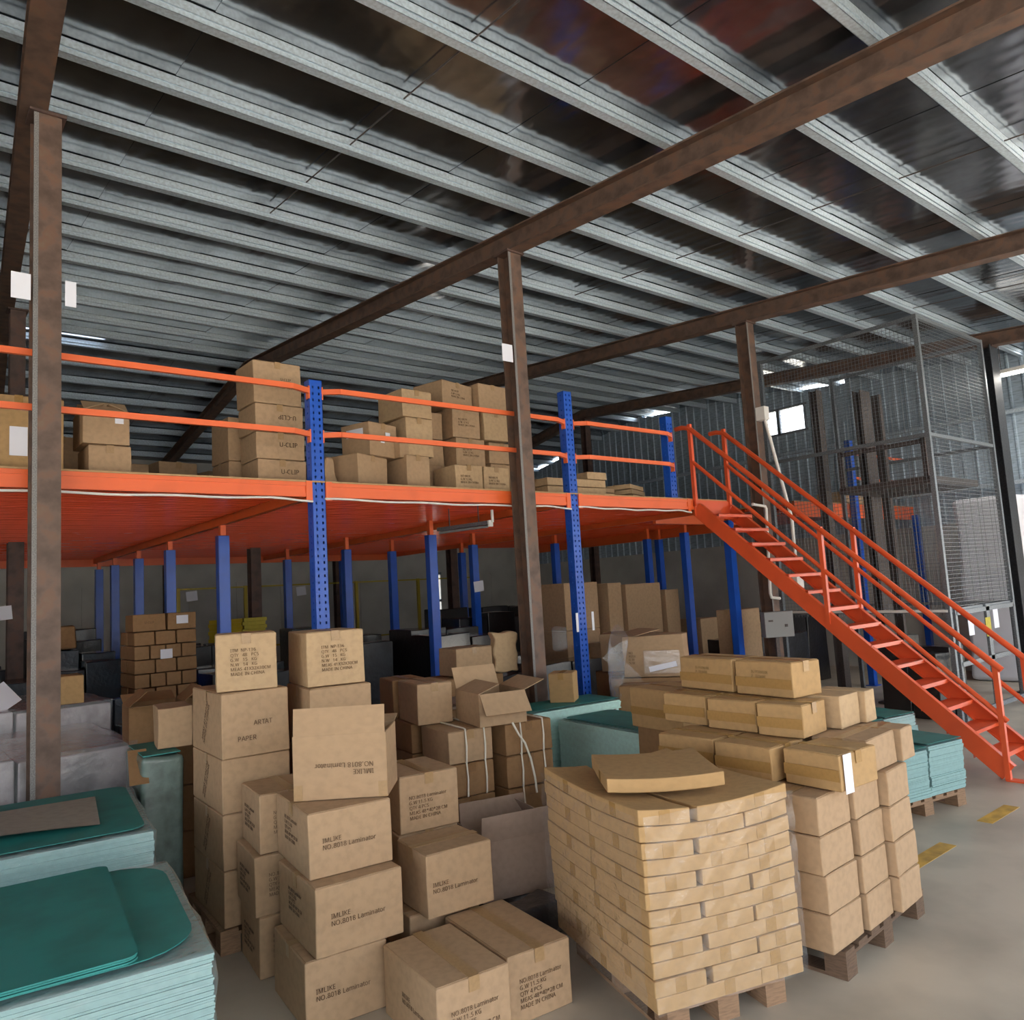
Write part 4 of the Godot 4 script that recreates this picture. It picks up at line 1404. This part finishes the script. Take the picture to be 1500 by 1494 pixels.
func make_middle() -> void:
	var g := "strapped cartons beside the rusty column"
	pallet(3.12, -4.46, 1.0, 0.95, -8, "wooden pallet under the white strapped cartons", "wood_dark")
	var lh := 0.2
	for k in 4:
		var y := 0.12 + lh * k
		var nm: String = ["bottom", "second", "third", "top"][k]
		var t := box_thing("strapped_carton", "brown carton with white straps, %s row beside the stepped heap" % nm, g, 0.31, lh - 0.002, 0.42, 2.88, y, -4.22, -9, "kraft_brown" if k < 3 else "kraft", "z")
		if k > 1: straps(t, 0.31, lh, 0.42, [-0.04, 0.09])
		box_thing("strapped_carton", "brown carton with white straps, %s row in the rear of the strapped pallet" % nm, g, 0.34, lh - 0.002, 0.42, 2.94, y, -4.72, -9, "kraft_brown", "z")
		t = box_thing("strapped_carton", "brown carton with white straps, %s row under the open carton" % nm, g, 0.36, lh - 0.002, 0.44, 3.27, y, -4.14, -7, "kraft_brown", "z")
		if k > 0: straps(t, 0.36, lh, 0.44, [-0.07, 0.10])
	var loose := thing("loose_strap", "loose white strap hanging in a slack curve over the strapped cartons", "strap", Vector3.ZERO)
	begin()
	tube([Vector3(3.10, 0.93, -3.91), Vector3(3.12, 0.86, -3.88), Vector3(3.16, 0.8, -3.87), Vector3(3.2, 0.7, -3.87), Vector3(3.23, 0.58, -3.875), Vector3(3.235, 0.48, -3.87)], 0.007, 6)
	done("band", "strap", loose)
	var a := box_thing("carton", "tan carton with a slit lid standing on the strapped cartons", g, 0.25, 0.265, 0.40, 2.865, 0.922, -4.55, -12.4, "kraft", "z")
	a = box_thing("carton", "darker tan carton behind the slit lid carton on the strapped cartons", g, 0.25, 0.26, 0.32, 2.93, 0.922, -4.95, -12.4, "kraft_brown", "z")
	open_box("open tan carton with flaps folded out on the strapped cartons", g, 0.32, 0.20, 0.40, 3.10, 0.922, -4.13, -13.7, "kraft", [232, 118, 20, 160], "navy_goods")
	# flattened grey brown cartons behind
	for k in 3:
		begin()
		bx(Vector3.ZERO, Vector3(0.75 - 0.08 * k, 0.012, 0.42))
		var o := done("flattened_carton", "kraft_dull", null, Vector3(3.52 + 0.04 * k, 0.909 + 0.014 * k, -5.04 + 0.01 * k))
		o.rotation_degrees = Vector3(0, -14 + 13 * k, 0)
		tag(o, ["lowest flattened brown carton lying behind the open carton", "middle flattened brown carton lying behind the open carton", "topmost flattened brown carton lying behind the open carton"][k], "cardboard", "flattened cartons behind the open carton")
	for k in 4:
		box_thing("carton", "brown carton in the hidden column under the flattened cartons, %s" % ["lowest", "second", "third", "highest"][k], "cartons under the flattened ones", 0.56, 0.222, 0.36, 3.55, 0.225 * k, -5.10, -6, "kraft_brown")
	box_thing("carton", "plain tan carton standing in front of the brown column beside a crumpled wrap", "cartons behind the strapped pallet", 0.38, 0.24, 0.3, 4.02, 1.05, -5.68, -3, "kraft", "z")
	for k in 4:
		box_thing("carton", "plain brown carton stacked below the tan carton behind the column, %s" % ["lowest", "second", "third", "highest"][k], "cartons behind the strapped pallet", 0.62, 0.258, 0.4, 4.0, 0.261 * k, -5.72, -3, "kraft_brown", "z")
	var wr := thing("crumpled_wrap", "crumpled pale paper wrapped bundle leaning beside the rusty column", "bundle", Vector3(4.33, 1.045, -5.52), -10)
	begin()
	soft(0.24, 0.35, 0.1, 0.02, 9, func(p: Vector3, s: Vector3) -> Vector3:
		return p + Vector3(sin(p.y * 37 + p.x * 20), sin(p.x * 43) * 0.6, sin(p.y * 29 + p.x * 51) + cos(p.x * 33)) * 0.012)
	done("wrap", "kraft_pale", wr)
	# small carton on the teal boards
	a = box_thing("carton", "small upright tan carton standing on the teal boards next to the rusty column", "", 0.215, 0.245, 0.24, 4.52, 0.802, -4.97, -53, "kraft_warm", "z")
	# long brown cartons and the dented carton with its film bag
	g = "long cartons in front of the stair"
	pallet(5.72, -4.75, 1.1, 1.0, -20, "wooden pallet under the long brown cartons in front of the stair", "wood_dark")
	for k in 3:
		box_thing("long_carton", "long brown carton lying under the dented carton, %s" % ["lowest", "middle", "topmost"][k], g, 1.15, 0.25, 0.42, 5.78 + 0.05 * k, 0.12 + 0.252 * k, -4.93, -56 + 4 * k, "kraft_brown", "x")
		box_thing("long_carton", "long brown carton lying beside the teal boards, %s" % ["lowest", "middle", "topmost"][k], g, 0.9, 0.25, 0.3, 5.33 + 0.02 * k, 0.12 + 0.252 * k, -4.5, -56, "kraft_brown", "x")
	a = box_thing("carton", "dented tan carton with a lifted lid and a white strip label", "", 0.58, 0.39, 0.42, 5.80, 0.878, -5.02, -58, "kraft", "", 0.012)
	begin()
	bar(Vector3(-0.27, 0.39, 0.2), Vector3(-0.05, 0.44, 0.02), 0.4, 0.004)
	done("lid_flap", "kraft", a)
	print_on(a, 0.56, 0.36, 0.42, "f", "NO\n8018\nG.W\nN.W", 0.03, -0.2, 0.0)
	begin()
	soft(0.34, 0.22, 0.03, 0.01, 8, func(p: Vector3, s: Vector3) -> Vector3:
		return p + Vector3(0, 0, sin(p.x * 30) * sin(p.y * 26) * 0.012))
	var bag := done("film_pouch", "film_clear", a, Vector3(0.08, 0.03, 0.235))
	bag.set_meta("label", "clear glossy film pouch")
	begin()
	bx(Vector3(0.09, 0.10, 0.262), Vector3(0.26, 0.05, 0.002), Basis(Vector3.BACK, deg_to_rad(11)))
	done("strip_label", "paper", a)
	var bl := thing("carton", "tan carton with rounded lid standing behind the dented carton", "carton", Vector3(6.05, 0.878, -5.62), -58, "")
	put("body", carton_mesh(0.5, 0.38, 0.4, 2, 0.008), "kraft", bl)
	put("tape", tape_mesh(0.5, 0.38, 0.4, "x", 0.05, 0.05), "tape", bl)
	print_on(bl, 0.5, 0.38, 0.4, "f", "IMLIKE", 0.04, -0.06, 0.0)
	for k in 3:
		box_thing("long_carton", "brown carton piled under the rounded lid carton, %s" % ["lowest", "middle", "topmost"][k], g, 0.7, 0.29, 0.5, 6.15, 0.291 * k, -5.62, -58 + 55, "kraft_brown", "x")
	var u0 := box_thing("carton", "tan carton with two tape bands between the teal boards and the small cartons", "", 0.36, 0.26, 0.5, 4.10, 0.80, -3.42, -8, "kraft_warm", "z")
	begin()
	bx(Vector3(-0.184, 0.11, 0), Vector3(0.001, 0.05, 0.48))
	done("side_tape", "tape_warm", u0)
	for k in 3:
		box_thing("carton", "tan carton stacked below the twice taped carton, %s" % ["lowest", "middle", "topmost"][k], "cartons below the twice taped one", 0.36, 0.264, 0.5, 4.15, 0.266 * k, -3.42, -8, "kraft_brown", "z")
	# sheet of clear film draped beside the blue post
	begin()
	var f := func(i: int, j: int) -> Vector3:
		var u := i / 14.0
		var v := j / 10.0
		return Vector3(5.02 + 0.30 * u + 0.05 * sin(v * 6.0 + u * 3.0), 1.36 - 0.55 * v - 0.25 * (1.0 - u) * (1.0 - u) + 0.03 * sin(u * 9.0), -4.98 + 0.16 * sin(u * 4.0 + v * 3.0) + 0.10 * v)
	for i in 14:
		for j in 10:
			quad(f.call(i, j), f.call(i + 1, j), f.call(i + 1, j + 1), f.call(i, j + 1))
	tag(done("loose_film", "film"), "loose sheet of clear film draped over the long cartons beside the blue post", "film")
	# torn pale carton and black sacks in the gap behind the floor cartons
	var tc := open_box("pale worn carton tipped in the gap behind the floor cartons", "", 0.42, 0.30, 0.3, 2.74, 0.12, -3.58, -14, "kraft_dull", [100, 95, 130, 60])
	print_on(tc, 0.42, 0.30, 0.3, "f", "PV", 0.05, 0.08, -0.06, 0, "ink_dark")
	for k in 2:
		var s := thing("black_sack", ["crumpled black sack lying in the gap below the worn carton", "smaller crumpled black sack beside the sagging pile"][k], "sack", Vector3([2.60, 2.73][k], 0, [-3.22, -3.60][k]), 30 * k, "black sacks in the gap")
		begin()
		soft([0.36, 0.40][k], [0.17, 0.12][k], [0.22, 0.3][k], 0.04, 9, func(p: Vector3, q: Vector3) -> Vector3:
			return p + Vector3(sin(p.z * 21), maxf(0.0, sin(p.x * 19 + p.z * 23)) * p.y * 4.0, cos(p.x * 24)) * 0.015)
		done("sack", "black_goods", s)

# ---------------------------------------------------------------- cartons on the mezzanine
func make_deck_goods() -> void:
	var g := "cartons on the mezzanine deck"
	var y := DY + 0.001
	var a := box_thing("deck_carton", "big tan carton with a hanging white sheet behind the column, on the deck", g, 0.52, 0.53, 0.5, 0.66, y, -6.02, 0, "kraft_warm")
	label_on(a, 0.52, 0.53, 0.5, "f", 0.1, 0.19, 0.0, -0.04)
	box_thing("deck_carton", "big tan carton at the very end of the deck row beyond the column", g, 0.5, 0.5, 0.5, 0.1, y, -6.05, 0, "kraft_warm")
	box_thing("deck_carton", "tan carton behind the big tan carton with the hanging sheet", g, 0.3, 0.42, 0.3, 1.0, y, -6.6, 4, "kraft")
	box_thing("deck_carton", "tan carton on the deck below the carton with a peaked lid", g, 0.275, 0.24, 0.36, 1.195, y, -5.95, 0, "kraft")
	a = open_box("tan carton with a peaked half open lid and a white label", g, 0.285, 0.235, 0.34, 1.17, y + 0.243, -5.93, 0, "kraft", [35, 35, 20, 20])
	label_on(a, 0.285, 0.235, 0.34, "f", 0.055, 0.04, 0.08, 0.05)
	for k in 4:
		box_thing("deck_carton", "tan carton low on the deck far behind the railing", "cartons far back on the deck", 0.34, 0.30 + 0.05 * (k % 2), 0.4, 1.52 + 0.40 * k, y, -6.95 - 0.1 * k, 9 * k, "kraft")
	# clip cartons
	var hs := [0.215, 0.215, 0.225, 0.345]
	var yy := y
	for k in 4:
		a = box_thing("clip_carton", ["bottom clip carton of the tall deck column beside the blue post", "second clip carton of the tall deck column beside the blue post", "third clip carton of the deck column, its print upside down", "top carton of the tall deck column with a torn corner"][k], g, 0.40, hs[k] - 0.002, 0.36, [2.42, 2.415, 2.405, 2.395][k], yy, -5.94, [0, -1, 1, 1][k], "kraft", "z", 0.004)
		if k < 3:
			print_on(a, 0.40, hs[k], 0.36, "f", "U-CLIP", 0.05, 0.06, 0.01, 180.0 if k == 2 else 0.0, "ink_dark")
		else:
			print_on(a, 0.40, hs[k], 0.36, "f", "U-CLIP\n31 MM\nNO 102", 0.03, 0.07, 0.0)
		yy += hs[k]
	for k in 2:
		box_thing("clip_carton", ["lower clip carton behind the tall deck column", "upper clip carton behind the tall deck column"][k], g, 0.36, [0.26, 0.36][k], 0.36, 2.31, y + [0.0, 0.262][k], -6.36, 3, "kraft", "x", 0.004)
	# middle bay
	var sack := thing("paper_sack", "creased tan paper sack standing on the deck beside the blue post", "sack", Vector3(2.90, y, -5.98), 0)
	begin()
	soft(0.15, 0.30, 0.16, 0.03, 9, func(p: Vector3, s: Vector3) -> Vector3:
		var k := 1.0 - 0.5 * p.y / s.y
		return Vector3(p.x * k + sin(p.y * 30) * 0.008, p.y, p.z * k + cos(p.y * 24 + p.x * 40) * 0.008))
	done("sack", "kraft", sack)
	box_thing("deck_carton", "tan carton behind the creased paper sack on the deck", g, 0.22, 0.3, 0.3, 2.99, y, -6.35, 8, "kraft")
	for q in [[3.3, -5.98, 0.9, 0.55, "low wooden pallet on the deck under the tilted cartons"], [4.35, -6.43, 0.9, 0.55, "low wooden pallet on the deck under the printed cartons"], [5.7, -6.05, 1.0, 0.6, "low wooden pallet on the deck under the flat cartons"], [6.8, -6.2, 0.6, 0.6, "low wooden pallet on the deck under the small flat carton heap"]]:
		var t := thing("deck_pallet", q[4], "pallet", Vector3(q[0], y, q[1]), 0, "low pallets on the deck")
		for s in [-0.4, 0.0, 0.4]:
			begin()
			bx(Vector3(s * q[2], 0.02, 0), Vector3(0.09, 0.04, q[3]))
			done("runner", "wood_dark", t)
		for k in 4:
			begin()
			bx(Vector3(0, 0.046, lerpf(-q[3] / 2 + 0.05, q[3] / 2 - 0.05, k / 3.0)), Vector3(q[2], 0.012, 0.09))
			done("deck_board", "wood_dark", t)
	var yp := y + 0.053
	var list := [
		[0.42, 0.27, 0.40, 3.20, yp, -6.05, 24, "kraft", "tan carton turned askew, lowest of the tilted deck cartons"],
		[0.26, 0.30, 0.34, 3.72, yp, -6.02, 4, "kraft", "tan carton standing on the low pallet beside the askew carton"],
		[0.36, 0.30, 0.34, 3.36, yp + 0.272, -6.06, 18, "kraft", "tan carton with three paper labels lying on the askew carton"],
		[0.12, 0.19, 0.3, 3.58, yp + 0.272, -6.03, 14, "kraft", "narrow tan carton pushed between the labelled carton and the taped one"],
		[0.30, 0.36, 0.36, 3.80, yp + 0.303, -6.10, 2, "kraft_pale", "tall taped tan carton under the topmost striped carton"],
		[0.34, 0.26, 0.40, 3.78, yp + 0.665, -6.12, 4, "kraft_pale", "striped tan carton topmost above the labelled deck carton"],
		[0.32, 0.275, 0.36, 4.22, y + 0.0, -5.93, 0, "kraft_pale", "printed tan carton on the deck edge, beside its twin"],
		[0.31, 0.275, 0.36, 4.545, y + 0.0, -5.93, 0, "kraft_pale", "printed tan carton on the deck edge, half behind the rusty column"],
		[0.33, 0.275, 0.36, 4.20, yp, -6.32, 0, "kraft", "plain tan carton behind the printed deck edge cartons"],
		[0.36, 0.275, 0.36, 4.56, yp, -6.32, 0, "kraft", "plain tan carton behind the column on the deck"],
		[0.37, 0.29, 0.4, 4.52, yp + 0.278, -6.32, 2, "kraft", "printed tan carton in the second row of the tight deck stack"],
		[0.34, 0.31, 0.4, 4.49, yp + 0.57, -6.32, 0, "kraft", "printed tan carton in the third row of the tight deck stack"],
		[0.46, 0.24, 0.4, 4.36, yp + 0.883, -6.32, 14, "kraft", "printed tan carton turned at the top of the tight deck stack"],
		[0.33, 0.30, 0.4, 4.87, yp + 0.57, -6.32, 0, "kraft_pale", "pale carton in the third row beside the rusty column"],
		[0.40, 0.28, 0.4, 4.83, yp + 0.873, -6.32, 5, "kraft", "tan carton at the top of the tight deck stack beside the column"],
		[0.36, 0.22, 0.36, 4.95, yp + 0.34, -6.34, 3, "kraft", "tan carton in the second row of the deck stack beside the column"],
		[0.36, 0.33, 0.36, 4.96, y + 0.06, -6.34, 3, "kraft", "tan carton low beside the tight deck stack behind the column"],
		[0.34, 0.27, 0.36, 4.10, yp + 0.278, -6.40, 0, "kraft", "tan carton inside the tight deck stack, second row"],
		[0.34, 0.27, 0.36, 4.10, yp + 0.55, -6.40, 0, "kraft", "tan carton inside the tight deck stack, third row"],
		[0.36, 0.3, 0.4, 5.02, yp + 0.57 + 0.31, -6.75, 0, "kraft", "tan carton peeking out behind the rusty column at the stack top"],
	]
	for q in list:
		a = box_thing("deck_carton", q[8], g, q[0], q[1], q[2], q[3], q[4], q[5], q[6], q[7], "z", 0.004)
		if q[8].begins_with("printed"):
			print_on(a, q[0], q[1], q[2], "f", "NO 8829\nG.W 12 KG\nMADE IN CHINA", 0.028, 0.0, 0.0)
		if q[8].find("three paper") > 0:
			label_on(a, q[0], q[1], q[2], "l", 0.2, 0.07, 0.0, 0.06)
			label_on(a, q[0], q[1], q[2], "f", 0.06, 0.06, 0.05, 0.04)
			label_on(a, q[0], q[1], q[2], "f", 0.05, 0.04, -0.02, -0.01)
	# flat cartons
	for k in 3:
		box_thing("flat_deck_carton", "broad flat carton on the deck beside the blue post, %s of three" % ["lowest", "middle", "topmost"][k], g, [0.86, 0.86, 0.3][k], 0.085, 0.36, [5.68, 5.68, 5.98][k], yp + 0.087 * k, -6.0, 0, "kraft_pale", "x")
		box_thing("flat_deck_carton", "small flat carton near the stair head on the deck, %s of three" % ["lowest", "middle", "topmost"][k], g, 0.46, 0.058, 0.4, 6.80 - 0.02 * k, yp + 0.06 * k, -6.2, 22, "kraft_pale", "x")
		box_thing("flat_deck_carton", "narrow flat carton between the two flat carton heaps, %s of three" % ["lowest", "middle", "topmost"][k], g, 0.2, 0.055, 0.3, 6.28, y + 0.056 * k, -6.1, 5, "kraft", "x")

# ---------------------------------------------------------------- goods under the mezzanine
func stored(x: float, z: float, w: float, h: float, d: float, tone: String, label: String, yaw := 0.0, split := 2) -> void:
	var s := thing("wrapped_load", label, "wrapped load", Vector3(x, 0, z), yaw, "wrapped loads under the mezzanine")
	for i in split:
		for j in split:
			begin()
			soft(w / split - 0.01, h - (0.0 if i + j == 0 else rng.randf_range(0.0, 0.22)), d / split - 0.01, 0.014, 6, rough(i * 3.0 + j + x, 0.012))
			done("bundle", tone, s, Vector3(-w / 2 + w / split * (i + 0.5), 0, -d / 2 + d / split * (j + 0.5)))

func make_under() -> void:
	# tall stack of small brown cartons
	var g := "small brown cartons in the tall stack under the mezzanine"
	pallet(2.13, -8.25, 0.75, 0.6, 0, "wooden pallet under the tall stack of small brown cartons", "wood_dark")
	var hs := 0.1325
	var rows := ["lowest", "second", "third", "fourth", "fifth", "sixth", "seventh", "eighth", "ninth", "tenth", "eleventh"]
	for r in 11:
		var yv := 0.12 + hs * r
		var cols := 3 if r % 2 == 0 else 4
		var wv := 0.58 / cols
		for c in cols:
			for q in 2:
				box_thing("brown_carton", "small brown carton in the %s row of the tall stack" % rows[r], g, wv - 0.006, hs - 0.003, 0.27, 1.85 + wv * (c + 0.5), yv, -8.14 - 0.28 * q, 0.6 * sin(r * 3.0 + c), "kraft_brown", "")
	var yt := 0.12 + hs * 11
	for k in 2:
		var t := box_thing("brown_carton", ["brown carton with faint print on top of the tall small carton stack", "brown carton with a white label on top of the tall small carton stack"][k], g, [0.30, 0.27][k], 0.165, 0.3, [1.99, 2.29][k], yt, -8.15, 0, "kraft_brown", "")
		if k == 1: label_on(t, 0.27, 0.165, 0.3, "f", 0.11, 0.08, 0.0, 0.01)
		else: print_on(t, 0.30, 0.165, 0.3, "f", "U-CLIP", 0.03, 0.0, 0.0)
	begin()
	bx(Vector3.ZERO, Vector3(0.11, 0.09, 0.001))
	var nt := done("paper_note", "paper", null, Vector3(2.14, 1.35, -7.995))
	tag(nt, "white paper note stuck on the tall stack of small brown cartons", "note")
	# carton and paper on the wrapped loads
	box_thing("carton", "small tan carton standing on the silver wrapped load", "", 0.27, 0.225, 0.3, 1.15, 1.065, -7.28, -2, "kraft_warm", "x")
	begin()
	bx(Vector3.ZERO, Vector3(0.26, 0.2, 0.002))
	var ps := done("paper_sheet", "paper", null, Vector3(0.72, 1.15, -7.3))
	ps.rotation_degrees = Vector3(-30, 20, 28)
	tag(ps, "crooked white paper sheet standing on the silver wrapped load", "paper")
	open_box("low open brown carton behind the paper cartons", "", 0.34, 0.24, 0.3, 1.45, 0.90, -5.75, -5, "kraft_brown", [175, 160, 40, 140])
	for k in 3:
		box_thing("carton", "brown carton stacked below the low open carton, %s" % ["lowest", "middle", "topmost"][k], "cartons below the low open one", 0.42, 0.298, 0.4, 1.58, 0.299 * k, -5.75, -5, "kraft_brown", "x")
	box_thing("carton", "rounded tan carton standing beside the stamped paper carton", "", 0.20, 0.24, 0.3, 1.40, 0.945, -5.12, -10, "kraft", "", 0.006)
	# film wrapped green load beside the paper cartons
	var s := thing("wrapped_load", "film wrapped green boards with a torn brown flap beside the paper cartons", "wrapped load", Vector3(1.29, 0, -5.12), -4)
	begin()
	soft(0.23, 0.93, 0.56, 0.03, 9, rough(3.0, 0.012))
	done("boards", "green_goods", s)
	begin()
	bx(Vector3(0, 0.937, 0), Vector3(0.2, 0.006, 0.5))
	done("top_board", "teal_face", s)
	begin()
	bar(Vector3(-0.1, 0.95, 0.05), Vector3(-0.13, 0.80, 0.31), 0.1, 0.004)
	done("torn_flap", "kraft_brown", s)
	# rows of wrapped loads going back
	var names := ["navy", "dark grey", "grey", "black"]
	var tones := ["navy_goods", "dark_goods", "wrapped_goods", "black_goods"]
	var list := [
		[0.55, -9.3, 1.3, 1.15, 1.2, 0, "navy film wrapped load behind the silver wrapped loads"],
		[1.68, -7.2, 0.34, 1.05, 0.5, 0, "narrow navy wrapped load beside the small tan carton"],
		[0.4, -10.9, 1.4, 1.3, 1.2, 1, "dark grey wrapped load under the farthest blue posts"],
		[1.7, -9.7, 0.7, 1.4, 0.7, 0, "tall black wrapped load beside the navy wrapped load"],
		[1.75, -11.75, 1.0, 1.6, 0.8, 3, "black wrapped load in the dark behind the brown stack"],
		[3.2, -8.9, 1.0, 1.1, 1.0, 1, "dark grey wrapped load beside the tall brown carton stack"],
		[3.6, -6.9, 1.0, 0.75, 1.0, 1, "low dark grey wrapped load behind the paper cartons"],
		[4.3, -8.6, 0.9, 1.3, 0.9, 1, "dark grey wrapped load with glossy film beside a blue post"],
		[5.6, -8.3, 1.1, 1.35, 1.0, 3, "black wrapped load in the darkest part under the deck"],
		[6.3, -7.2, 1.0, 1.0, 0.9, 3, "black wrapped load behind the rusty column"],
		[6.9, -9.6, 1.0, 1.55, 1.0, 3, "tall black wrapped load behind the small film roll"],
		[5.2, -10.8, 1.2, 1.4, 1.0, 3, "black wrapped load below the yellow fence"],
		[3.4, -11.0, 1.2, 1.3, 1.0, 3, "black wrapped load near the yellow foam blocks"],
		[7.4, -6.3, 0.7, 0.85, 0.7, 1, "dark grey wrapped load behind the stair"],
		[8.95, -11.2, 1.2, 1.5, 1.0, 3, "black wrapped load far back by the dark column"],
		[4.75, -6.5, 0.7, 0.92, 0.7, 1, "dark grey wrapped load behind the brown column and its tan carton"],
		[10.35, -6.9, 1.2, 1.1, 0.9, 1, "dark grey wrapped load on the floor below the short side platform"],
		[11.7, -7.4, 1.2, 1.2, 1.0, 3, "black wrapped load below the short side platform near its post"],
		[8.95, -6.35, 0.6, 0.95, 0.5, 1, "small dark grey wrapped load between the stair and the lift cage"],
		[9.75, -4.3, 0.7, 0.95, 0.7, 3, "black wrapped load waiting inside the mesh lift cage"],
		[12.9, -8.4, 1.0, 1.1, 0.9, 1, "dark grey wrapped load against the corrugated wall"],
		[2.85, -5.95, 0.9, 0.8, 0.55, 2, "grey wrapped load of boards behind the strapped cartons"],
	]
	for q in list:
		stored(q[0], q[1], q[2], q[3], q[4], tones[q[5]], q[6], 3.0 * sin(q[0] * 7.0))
	# dark cartons to the right
	g = "cartons under the mezzanine near the stair"
	var cl := [[7.2, 0.0, -7.7, 0.62, 0.6, 0.5, "kraft", "lowest tan carton behind the blue post"], [7.2, 0.6, -7.7, 0.62, 0.6, 0.5, "kraft", "middle tan carton behind the blue post"], [7.2, 1.2, -7.7, 0.62, 0.62, 0.5, "kraft", "topmost tan carton behind the blue post"],
		[7.79, 0.0, -7.6, 0.27, 0.84, 0.4, "kraft", "lower narrow carton between wide cartons"], [7.79, 0.84, -7.6, 0.27, 0.95, 0.4, "kraft", "upper narrow carton between wide cartons"],
		[8.32, 0.0, -7.6, 0.73, 0.85, 0.5, "kraft", "lower wide carton under the deck side"], [8.32, 0.85, -7.6, 0.73, 0.91, 0.5, "kraft", "upper wide carton under the deck side"],
		[8.87, 0.0, -7.5, 0.3, 0.8, 0.4, "kraft", "lower carton beside the wide carton"], [8.87, 0.8, -7.5, 0.3, 0.85, 0.4, "kraft", "upper carton beside the wide carton"],
		[9.42, 0.0, -7.3, 0.4, 1.2, 0.4, "kraft", "tall carton behind the stair base"], [8.35, 0.0, -5.85, 0.5, 0.75, 0.3, "kraft", "lower brown carton beside the blue post under the stair"], [8.35, 0.75, -5.85, 0.5, 0.62, 0.3, "kraft", "upper brown carton beside the blue post under the stair"],
		[7.3, 0.0, -6.92, 0.7, 1.05, 0.4, "kraft", "low wide carton behind the dented carton"]]
	for q in cl:
		box_thing("stored_carton", q[7], g, q[3], q[4] - 0.002, q[5], q[0], q[1], q[2], 0, q[6], "x")
	# small items
	begin()
	soft(0.3, 0.25, 0.3, 0.02, 6, rough(1.0, 0.01))
	tag(done("carton", "kraft_brown", null, Vector3(1.52, 1.41, -9.87)), "small brown carton on the tall black wrapped load", "carton")
	begin()
	soft(0.16, 0.3, 0.16, 0.05, 8, rough(5.0, 0.01))
	var roll := done("film_roll", "film", null, Vector3(6.35, 1.001, -7.0))
	tag(roll, "bunched roll of clear film on a black load behind the rusty column", "film")
	# yellow fence and foam blocks
	var fe := thing("yellow_fence", "thin yellow steel safety fence far back under the mezzanine", "fence", Vector3(0, 0, -12.6))
	for x in [3.55, 4.6, 5.3, 6.6, 7.9, 9.2]:
		begin()
		bx(Vector3(x, 1.05, 0), Vector3(0.05, 2.1, 0.05))
		done("fence_post", "yellow_rail", fe)
	for y in [2.08, 1.1]:
		begin()
		bx(Vector3(6.4, y, 0), Vector3(5.75, 0.025, 0.025))
		done("fence_rail", "yellow_rail", fe)
	for k in 2:
		var fo := thing("foam_block", ["darker yellow notched foam block on a black load", "pale yellow notched foam block on a black load"][k], "foam", Vector3(3.6 + 0.42 * k, 1.301, -10.65 - 0.1 * k), [30, -15][k], "yellow foam blocks")
		begin()
		for j in 6:
			bx(Vector3(0.02 * (j % 2), 0.025 + 0.05 * j, 0), Vector3(0.3, 0.048, 0.3))
		done("block", ["yellow_rail", "yellow_foam"][k], fo)
	# hanging notices
	for q in [[1.02, 1.84, -10.065, "beside the far brown column"], [3.75, 1.97, -12.58, "clipped on the yellow fence near the foam blocks"], [5.55, 1.97, -12.58, "clipped on the middle of the yellow fence"], [6.63, 1.85, -8.952, "clipped to a blue post behind the rusty column"]]:
		begin()
		bx(Vector3.ZERO, Vector3(0.17, 0.15, 0.002))
		var o := done("notice_sheet", "paper", null, Vector3(q[0], q[1], q[2]))
		o.rotation_degrees.z = 5
		tag(o, "white notice sheet %s" % q[3], "notice", "white notices under the mezzanine")
	for q in [[0.60, 3.72, -5.195, "small white sign plate on the column beside the wrapped pallets", 0.10], [0.86, 3.72, -5.195, "pale blue sign plate edge on the column beside the wrapped pallets", 0.06], [4.315, 3.88, -5.205, "small white sign plate on the rusty column", 0.12]]:
		begin()
		bx(Vector3.ZERO, Vector3(q[4], 0.16, 0.004))
		var o := done("sign_plate", "paper", null, Vector3(q[0], q[1], q[2]))
		tag(o, q[3], "sign", "sign plates on the columns")
	for q in [[5.12, 1.42, "white label strip on the blue post, column side"], [5.33, 1.42, "white label strip on the blue post, stair side"]]:
		begin()
		bx(Vector3.ZERO, Vector3(0.03, 0.18, 0.003))
		var o := done("post_label", "paper", null, Vector3(q[0] + 0.03, q[1], -5.41))
		tag(o, q[2], "label", "label strips on the blue post")
	begin()
	soft(0.06, 0.1, 0.3, 0.01)
	var pa := done("torn_paper", "kraft_pale", null, Vector3(0.30, 0.762, -5.0))
	tag(pa, "torn strip of brown paper beside the column foot", "paper")

func _ready() -> void:
	rng.seed = 7
	make_view()
	make_materials()
	make_hall()
	make_mezzanine()
	make_stair()
	make_lift()
	make_laminators()
	make_flat_pile()
	make_right_stack()
	make_boards()
	make_middle()
	make_deck_goods()
	make_under()
